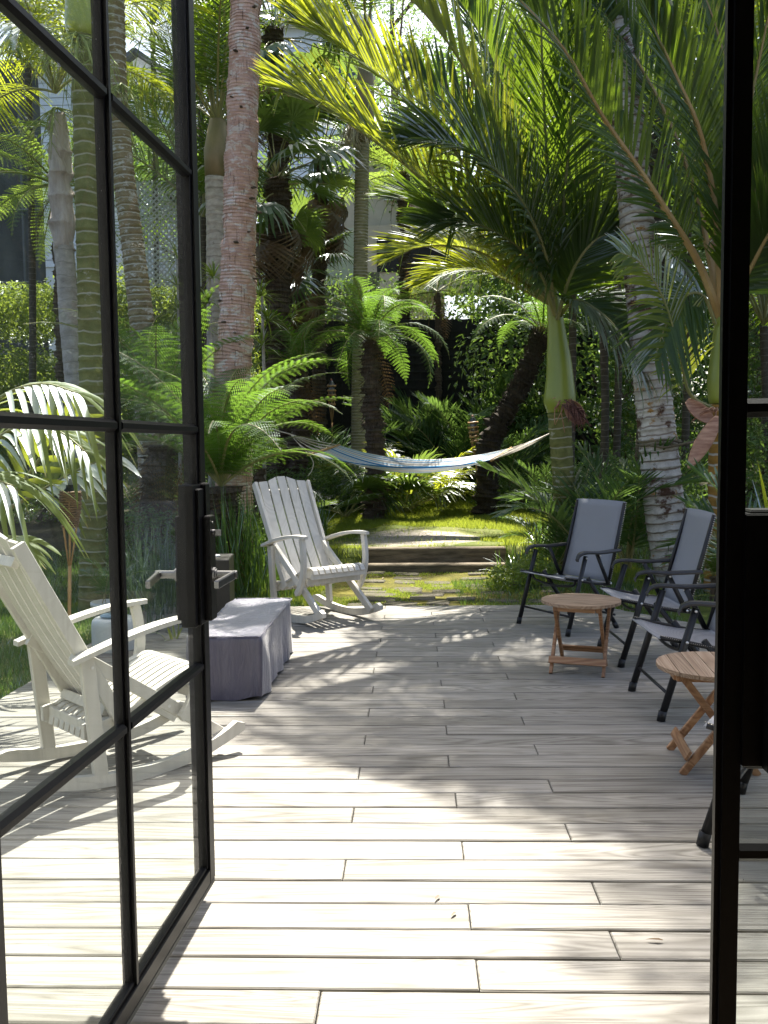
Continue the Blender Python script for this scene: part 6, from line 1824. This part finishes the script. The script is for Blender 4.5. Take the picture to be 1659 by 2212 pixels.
# trees closing the view high up and behind
def broad_tree(label, p, h, r, n, mat, seed):
    t = empty('broadleaf_tree', p, 0, label, 'tree'); q = random.Random(seed)
    mb = MB(); mb.tube(catmull([V((0, 0, -.3)), V((.15, 0, h * .35)), V((-.1, 0, h * .7)), V((0, 0, h * .95))], 5), [0.22, .21, .2, .19, .18, .17, .16, .15, .14, .13, .12, .10, .08, .07, .06, .05][:16], 10)
    for k in range(7):
        a = k * 2.4; z = h * (.45 + .06 * k); mb.tube([V((0, 0, z)), V((math.cos(a) * r * .4, math.sin(a) * r * .4, z + r * .3)), V((math.cos(a) * r * .8, math.sin(a) * r * .8, z + r * .45))], [0.09, 0.06, 0.02], 6)
    mb.obj('trunk', M['tk_hairy'], t, True)
    mb = MB()
    for k in range(16):
        a = k * 2.4; f = (k + .5) / 16; rr_ = r * math.sqrt(f) * .75
        leaf_cloud(mb, (math.cos(a) * rr_, math.sin(a) * rr_, h * .72 + r * .5 * (1 - f) + q.uniform(-.6, .6)), r * .42, r * .42, r * .32, n // 16, 0.16, q, .3)
    tag(mb.obj('crown', M[mat], t), kind='stuff')
for i, (lb, u, y, h, r_, mat) in enumerate([
    ('tall tree far behind the green crownshaft palm', 1080, 24, 11, 4.0, 'shrub_leaf'),
    ('tall tree far behind the blotched palm', 1350, 22, 12, 4.2, 'shrub_leaf'),
    ('tall tree far behind, at the right edge', 1620, 20, 11, 4.0, 'shrub_leaf'),
    ('leafy tree beyond the hedge between the two white houses', 440, 26, 9.5, 3.0, 'shrub_leaf'),
    ('tall leafy tree behind the white weatherboard house, high over the centre', 860, 42, 23, 6.5, 'shrub_leaf'),
]):
    broad_tree(lb, gpt(u, 900, y), h, r_, 9000, mat, 300 + i)

# ---- grass: lawn blades, near weeds
def grass_field(name, test, n, L, w, seed, mat='grass', dens=None):
    q = random.Random(seed); mb = MB(); c = 0
    vs, fs, us = [], [], []
    while c < n:
        x, y = test(q)
        if x is None: continue
        z = gz(x, y); az = q.uniform(0, 6.283); l = L * q.uniform(.5, 1.3); lx, ly = q.uniform(-.5, .5) * l, q.uniform(-.5, .5) * l
        b_ = len(vs); dx, dy = math.cos(az) * w, math.sin(az) * w
        vs += [(x - dx, y - dy, z - .004), (x + dx, y + dy, z - .004), (x + lx, y + ly, z + l)]
        fs.append((b_, b_ + 1, b_ + 2)); us += [(0, 0), (0, 0), (0, 1)]
        c += 1
    mb.v, mb.f, mb.uv, mb.mi = vs, fs, us, [0] * len(fs)
    return tag(mb.obj(name, M[mat]), kind='stuff')
def t_lawn(q):
    x, y = q.uniform(-3.2, 3.0), q.uniform(8.0, 17.2)
    if region(x, y) != 'lawn': return None, None
    d = math.hypot((x - wc.x) * .8, (y - wc.y) * .78) + noise.noise(V((x * 1.5, y * 1.5, 0))) * .5
    if d < 0.9 and q.random() > 0.02: return None, None
    if noise.noise(V((x * .9, y * .9, 3))) < q.uniform(-.9, -.2): return None, None
    return x, y
a_ = grass_field('grass', t_lawn, 130000, 0.048, 0.004, 1); tag(a_, 'short lawn grass worn thin above the timber steps', 'grass')
def t_left(q):
    x, y = q.uniform(-5.5, -1.0), q.uniform(3.2, 10.5)
    if x > DECK_L - .02 and y < DECK_FAR + .02: return None, None
    if region(x, y) == 'path' or (region(x, y) == 'lawn' and y > 9.5): return None, None
    return x, y
a_ = grass_field('grass', t_left, 60000, 0.065, 0.004, 2, 'strap'); tag(a_, 'long dark grass left of the deck', 'grass')
def t_right(q):
    x, y = q.uniform(0.4, 5.0), q.uniform(5.5, 12.5)
    if y < DECK_FAR + .02 and x < xr(y) + .03: return None, None
    if x < 1.5 and y < 9 and q.random() < .75: return None, None
    if region(x, y) == 'lawn' or (x < STEP_R + .15 and y > 9.5): return None, None
    return x, y
a_ = grass_field('grass', t_right, 45000, 0.06, 0.004, 3, 'strap'); tag(a_, 'rough grass and weeds behind the folding chairs', 'grass')
def t_path(q):
    x, y = q.uniform(-0.9, 2.0), q.uniform(7.62, 10.3)
    if noise.noise(V((x * 2.2, y * 2.2, 9))) < q.uniform(-.1, .35): return None, None
    return x, y
a_ = grass_field('moss_tufts', t_path, 16000, 0.020, 0.005, 4, 'hedge_leaf'); tag(a_, 'yellow green moss and tiny weeds between the pavers', 'moss')
def t_bed(q):
    x, y = q.uniform(-3.5, 4.5), q.uniform(12.5, 20)
    if y < BED_Y(x) + .1: return None, None
    return x, y
a_ = grass_field('ground_cover', t_bed, 30000, 0.16, 0.010, 5, 'strap'); tag(a_, 'leafy ground cover in the shaded bed behind the lawn', 'ground cover')
# fallen leaves and twigs on the deck
q = random.Random(12)
for k, (u, v) in enumerate([(1415, 2030), (975, 1977), (940, 1941)]):
    p = G(u, v, 0.004); mb = MB()
    leaflet(mb, V((-.02, 0, .002)), V((1, 0.2, .1)).normalized(), V((0, 1, 0)), 0.045 if k == 0 else .03, 0.006, 0.1, 4, .4, .5)
    o = mb.obj('fallen_leaf', M['dead_leaf']); o.location = p; o.rotation_euler = (0, 0, q.uniform(0, 6))
    tag(o, ['dry brown leaf on the deck right of the door leaf stile', 'tiny dry leaf on the sunlit deck boards', 'small curled dry leaf lying across a gap of the sunlit deck'][k], 'leaf')

# dry leaf litter on the path, lawn and the back edge of the deck
q = random.Random(31); mb = MB()
k = 0
while k < 420:
    x, y = q.uniform(-2.6, 3.2), q.uniform(6.9, 14.5)
    on_deck = y < DECK_FAR and x < xr(y)
    if on_deck and q.random() < .85: continue
    z = 0.004 if on_deck else gz(x, y) + 0.012
    if STEP_L - .3 < x < STEP_R + .3 and 10.0 < y < 10.6: continue
    a = q.uniform(0, 6.283)
    leaflet(mb, V((x, y, z)), V((math.cos(a), math.sin(a), q.uniform(0, .2))).normalized(), V((-math.sin(a), math.cos(a), 0)), q.uniform(.03, .13), q.uniform(.004, .010), 0.15, 3, .3, .5)
    k += 1
tag(mb.obj('leaf_litter', M['dead_leaf']), 'scattered dry brown leaf litter over the path and lawn', 'leaf litter', None, 'stuff')
# ================================================================ buildings behind the garden
M['white_wall'] = simple_mat('white_weatherboard', (0.80, 0.82, 0.84), (0.86, 0.87, 0.88), 0.7, 3)
M['cream_wall'] = simple_mat('cream_render', (0.50, 0.44, 0.34), (0.58, 0.52, 0.42), 0.8, 3)
M['dark_wall'] = simple_mat('dark_fence_paint', (0.012, 0.012, 0.012), (0.025, 0.024, 0.022), 0.8, 5, bump=0.2)
M['roof'] = simple_mat('dark_roof', (0.05, 0.055, 0.06), (0.08, 0.085, 0.09), 0.6, 5)
M['netting'] = simple_mat('grey_scaffold_netting', (0.055, 0.057, 0.06), (0.12, 0.122, 0.125), 0.9, 2.0, bump=0.4, stretch=(1, 1, 0.4), bdist=0.05)
M['scaffold'] = simple_mat('scaffold_tube', (0.10, 0.10, 0.11), (0.15, 0.15, 0.16), 0.5, 5)
M['pale_fence'] = simple_mat('pale_fence', (0.50, 0.52, 0.52), (0.60, 0.61, 0.61), 0.8, 4)
M['win'] = simple_mat('dark_window', (0.02, 0.03, 0.05), (0.03, 0.05, 0.08), 0.08, 2, spec=0.9)
def white_house(label, u0, u1, vb, vt, y, gable=False, wins=(), cat='house', wall='white_wall', depth=6):
    A, B = At(u0, vb, y), At(u1, vb, y); top = At((u0 + u1) / 2, vt, y).z
    base = min(A.z, gz(A.x, y)) - 0.5
    cx, w = (A.x + B.x) / 2, abs(B.x - A.x)
    e = empty('house', (cx, y, base), 0, label, cat)
    H_ = top - base
    # weatherboards one by one on the seen wall
    mb = MB(); mb.box((0, depth / 2, H_ / 2), (w, depth, H_)); mb.obj('wall', M[wall], e)
    if wall == 'white_wall':
        nb = int(H_ / 0.24)
        bm_ = MB(); bm_.box((0, 0, 0), (w + .04, 0.035, 0.225), Matrix.Rotation(R(-5), 3, 'X'))
        me = bm_.mesh('weatherboard', M[wall])
        for k in range(max(0, nb - 26), nb): link('weatherboard', me, e, Matrix.Translation((0, -0.03, (k + .5) * 0.24)))
    if gable:
        mb = MB(); gh = w * .34
        mb.add([(-w / 2, -.02, H_), (w / 2, -.02, H_), (0, -.02, H_ + gh), (-w / 2, depth, H_), (w / 2, depth, H_), (0, depth, H_ + gh)], [(0, 1, 2), (5, 4, 3), (0, 3, 4, 1), (1, 4, 5, 2), (2, 5, 3, 0)])
        mb.obj('gable', M[wall], e)
        mb = MB()
        for s in (-1, 1): mb.bar((s * (w / 2 + .3), depth / 2 - .2, H_ - .15), (0, depth / 2 - .2, H_ + gh + .12), depth + .6, 0.12, (0, 0, 1))
        mb.obj('roof', M['roof'], e)
    else:
        mb = MB(); mb.box((0, depth / 2 - .2, H_ + .09), (w + .7, depth + .7, 0.18)); mb.obj('roof', M['roof'] if wall != 'white_wall' else M['white_wall'], e)
    for (fu, fv, fw, fh) in wins:
        c = At(fu, fv, y); x, z = c.x - cx, c.z - base
        wf = MB()
        for dx, dz, sx, sz in ((0, fh / 2, fw + .1, .07), (0, -fh / 2, fw + .1, .07), (-fw / 2, 0, .07, fh), (fw / 2, 0, .07, fh), (0, 0, .04, fh)): wf.box((x + dx, -.07, z + dz), (sx, .08, sz))
        f_ = wf.obj('window', M['white_wall'], e)
        pn = MB(); pn.box((x, -.06, z), (fw - .05, .02, fh - .05)); pn.obj('pane', M['win'], f_)
    return e
white_house('white weatherboard house showing between the palm crowns, centre', 560, 790, 500, 60, 34, False, [(742, 150, 1.3, 1.6), (690, 190, 1.3, 1.6), (600, 260, 1.2, 1.5)])
white_house('white gabled house up the hill, behind the door panes', 215, 400, 430, 190, 36, True, [(300, 300, 1.2, 1.4)])
white_house('white house wall behind the tall hedge at the upper left', 90, 205, 600, 150, 31, False, [])
white_house('cream house with a dark open lower floor behind the slender trunk', 740, 960, 540, 330, 27, False, [(870, 392, 1.0, 1.0)], wall='cream_wall')
ce = At(875, 500, 26.4)
e = empty('lean_to_shed', (ce.x, 26.2, ce.z - 1.2), 0, 'low shed with a dark panel for its shaded opening and a sloping white barge board, before the cream house', 'shed')
mb = MB(); mb.box((0, .3, .4), (4.6, .5, 1.9)); mb.obj('wall', M['cream_wall'], e)
mb = MB(); mb.box((0.3, 0.03, .55), (2.2, .06, 1.0)); mb.obj('opening', M['dark_wall'], e)  # solid dark panel; the shade inside the opening is put into its colour
mb = MB(); mb.bar((0.4, -.1, 1.5), (2.6, -.1, .2), .08, .28, (0, 0, 1)); mb.obj('barge_board', M['white_wall'], e)
# netted scaffold, far left
A, B = At(-60, 600, 21), At(100, 600, 21)
e = empty('scaffold', ((A.x + B.x) / 2, 21, gz(A.x, 21)), 0, 'building wrapped in dark scaffold netting at the upper left', 'scaffold')
zt = At(40, 130, 21).z - e.location.z; w = B.x - A.x + 3
mb = MB()
nx_, nz_ = 24, 28
for i in range(nx_ + 1):
    for j in range(nz_ + 1):
        x = -w / 2 - 1.5 + w * i / nx_; z = zt * j / nz_
        mb.v.append((x, 0.10 * noise.noise(V((x * .8, z * .8, 0))) + 0.05 * math.sin(x * 5), z))
for i in range(nx_):
    for j in range(nz_):
        a = i * (nz_ + 1) + j; mb.f.append((a, a + nz_ + 1, a + nz_ + 2, a + 1)); mb.uv += [(0, 0)] * 4; mb.mi.append(0)
o = mb.obj('netting', M['netting'], e, True); s_ = o.modifiers.new('thick', 'SOLIDIFY'); s_.thickness = 0.01
for i in range(6):
    x = -w / 2 - 1.5 + w * (i + .5) / 6
    mb = MB(); mb.tube([(x, -.22, 0), (x, -.22, zt + .3)], .03, 6); mb.obj('scaffold_pole', M['scaffold'], e)
for j in range(5):
    z = zt * (j + .9) / 5
    mb = MB(); mb.tube([(-w / 2 - 1.5, -.26, z), (w / 2 - 1.5, -.26, z)], .03, 6); mb.obj('scaffold_pole', M['scaffold'], e)
# pale board fence and diagonal lattice beyond the palms
A, B = At(405, 560, 20.8), At(790, 560, 20.8)
gw = gz(0, 20.8); wl = MB(); wl.box((0, .12, (A.z - .65 + gw) / 2 - gw), (B.x - A.x + .6, .2, A.z - .65 - gw + .6))
o = wl.obj('retaining_wall', M['stone']); o.location = ((A.x + B.x) / 2, 20.8, gw); tag(o, 'dark stone retaining wall below the pale board fence', 'wall')
e = empty('board_fence', ((A.x + B.x) / 2, 20.8, A.z - 0.62), 0, 'pale board fence behind the pinkish trunk', 'fence')
n = int((B.x - A.x) / 0.15)
me = MB(); me.box((0, 0, .62), (0.142, 0.02, 1.24)); me = me.mesh('fence_board', M['pale_fence'])
for k in range(n): link('fence_board', me, e, Matrix.Translation((-(B.x - A.x) / 2 + (k + .5) * 0.15, 0.002 * (k % 3), 0.0)))
c = At(365, 505, 16.0)
e = empty('lattice_screen', (c.x, 16.0, c.z - 0.9), 0, 'white diagonal lattice screen behind the door stile', 'lattice')
mb = MB(); w, h = 1.0, 1.8
for s, y in ((1, 0), (-1, .012)):
    for k in range(-18, 30):
        x0 = -w / 2 + k * .1
        # clip a 45 degree lath to the panel
        t0, t1 = 0.0, h
        xa = x0 if s > 0 else -x0
        lo = max(0, (-w / 2 - xa) if s > 0 else (xa - w / 2)); hi = min(h, (w / 2 - xa) if s > 0 else (xa + w / 2))
        if hi - lo > .05: 
            b_ = MB(); b_.bar((xa + s * lo, y, lo), (xa + s * hi, y, hi), .008, .028, (0, -1, 0) if False else (-s, 0, 1)); b_.obj('lath', M['pale_fence'], e)
for x in (-w / 2 - .02, w / 2 + .02):
    b_ = MB(); b_.box((x, .006, h / 2), (.04, .04, h)); b_.obj('lattice_frame', M['pale_fence'], e)
# dark trellis fence at the back of the bed
A, B = At(560, 900, 18.6), At(1290, 900, 18.6)
e = empty('trellis_fence', ((A.x + B.x) / 2, 18.6, gz(1, 18.6)), 0, 'black stained trellis fence in deep shade behind the bed', 'fence')
w = B.x - A.x; zt = At(900, 690, 18.6).z - e.location.z
mb = MB(); mb.box((0, .06, zt / 2), (w, .02, zt)); mb.obj('backing_board', M['dark_wall'], e)
for k in range(int(w / .16)):
    b_ = MB(); b_.box((-w / 2 + (k + .5) * .16, 0.0, zt / 2), (.03, .02, zt)); b_.obj('lath', M['dark_wall'], e)
for k in range(int(zt / .16)):
    b_ = MB(); b_.box((0, -.022, (k + .5) * .16), (w, .02, .03)); b_.obj('lath', M['dark_wall'], e)

# wooded slope closing the view on the right
mb = MB(); q = random.Random(91)
for k in range(34):
    x = 3.2 + (k % 12) * 1.9 + q.uniform(-.6, .6); z = 1.5 + (k // 12) * 3.2 + q.uniform(-.5, .5)
    leaf_cloud(mb, (x, 27 + q.uniform(-1.5, 1.5), z), 2.0, 1.4, 2.1, 1300, 0.30, q, .35)
tag(mb.obj('far_wood', M['shrub_leaf']), 'dense wooded slope far behind the palms on the right', 'woodland', None, 'stuff')

# ================================================================ thin the palm crowns where the garden is open to the sun
bpy.context.view_layer.update()
def thin(zones, keep=()):
    cache = {}
    gone = 0
    for o in list(COL.objects):
        if o.type != 'MESH' or o.parent is None: continue
        if not o.name.startswith(('frond', 'fan_leaf')) or o.name in keep: continue
        me = o.data
        if me.name not in cache:
            a = np.empty(len(me.vertices) * 3, dtype=np.float32); me.vertices.foreach_get('co', a)
            cache[me.name] = a.reshape(-1, 3)[::7]
        mw = np.array(o.matrix_world)
        p = cache[me.name] @ mw[:3, :3].T + mw[:3, 3]
        for (x0, x1, y0, y1, z0, lim) in zones:
            k = (p[:, 2] - z0) / sun_dir.z
            gx = p[:, 0] - sun_dir.x * k; gy = p[:, 1] - sun_dir.y * k
            hit = (gx > x0) & (gx < x1) & (gy > y0) & (gy < y1) & (k > 0.25)
            if hit.mean() > lim:
                bpy.data.objects.remove(o); gone += 1; break
    print('thinned', gone)
def fronds_of():
    d = {}
    for o in COL.objects:
        if o.parent is not None and o.name.startswith(('frond', 'fan_leaf')): d.setdefault(o.parent.name, 0); d[o.parent.name] += 1
    return d
before = fronds_of()
hero_keep = set(o.name for o in COL.objects if o.get('hero') or (o.parent is not None and o.parent.get('keep')) or (o.parent is not None and o.parent.name in ('tree_fern', 'tree_fern.001', 'tree_fern.002', 'tree_fern.005')) or (o.parent is not None and o.parent.name.startswith('palm_plant')))
thin([(-0.2, 1.3, 13.6, 15.2, 1.2, 0.05), (-1.8, 0.45, 1.4, 3.1, 0, 0.0), (0.45, 1.8, 2.6, 3.05, 0, 0.0), (-0.8, 2.2, 10.5, 15.8, 0.3, 0.05), (-0.9, 1.8, 11.6, 12.6, 1.15, 0.15),
      (-2.3, -1.1, 8.2, 9.8, 1.4, 0.2), (-2.6, -1.5, 4.2, 5.6, 1.2, 0.04), (-1.1, -0.5, 4.8, 6.0, 0.35, 0.05), (-2.1, -0.7, 3.1, 4.7, 0.2, 0.05)], hero_keep)

# a palm left almost without leaves is taken out altogether
after = fronds_of()
for nm, n in before.items():
    if n >= 8 and after.get(nm, 0) < 0.3 * n:
        root = bpy.data.objects[nm]
        if not root.name.startswith(('palm_tree', 'tree_fern')) or any(w in root['label'] for w in ('ringed', 'blotched', 'pinkish', 'king palm', 'hairy', 'shaggy', 'peeling', 'forked')) : continue
        for ch in [o for o in COL.objects if o.parent is root]: bpy.data.objects.remove(ch)
        print('removed', nm, root['label']); bpy.data.objects.remove(root)
for o in COL.objects:
    for key in ('hero', 'keep'):
        if key in o: del o[key]
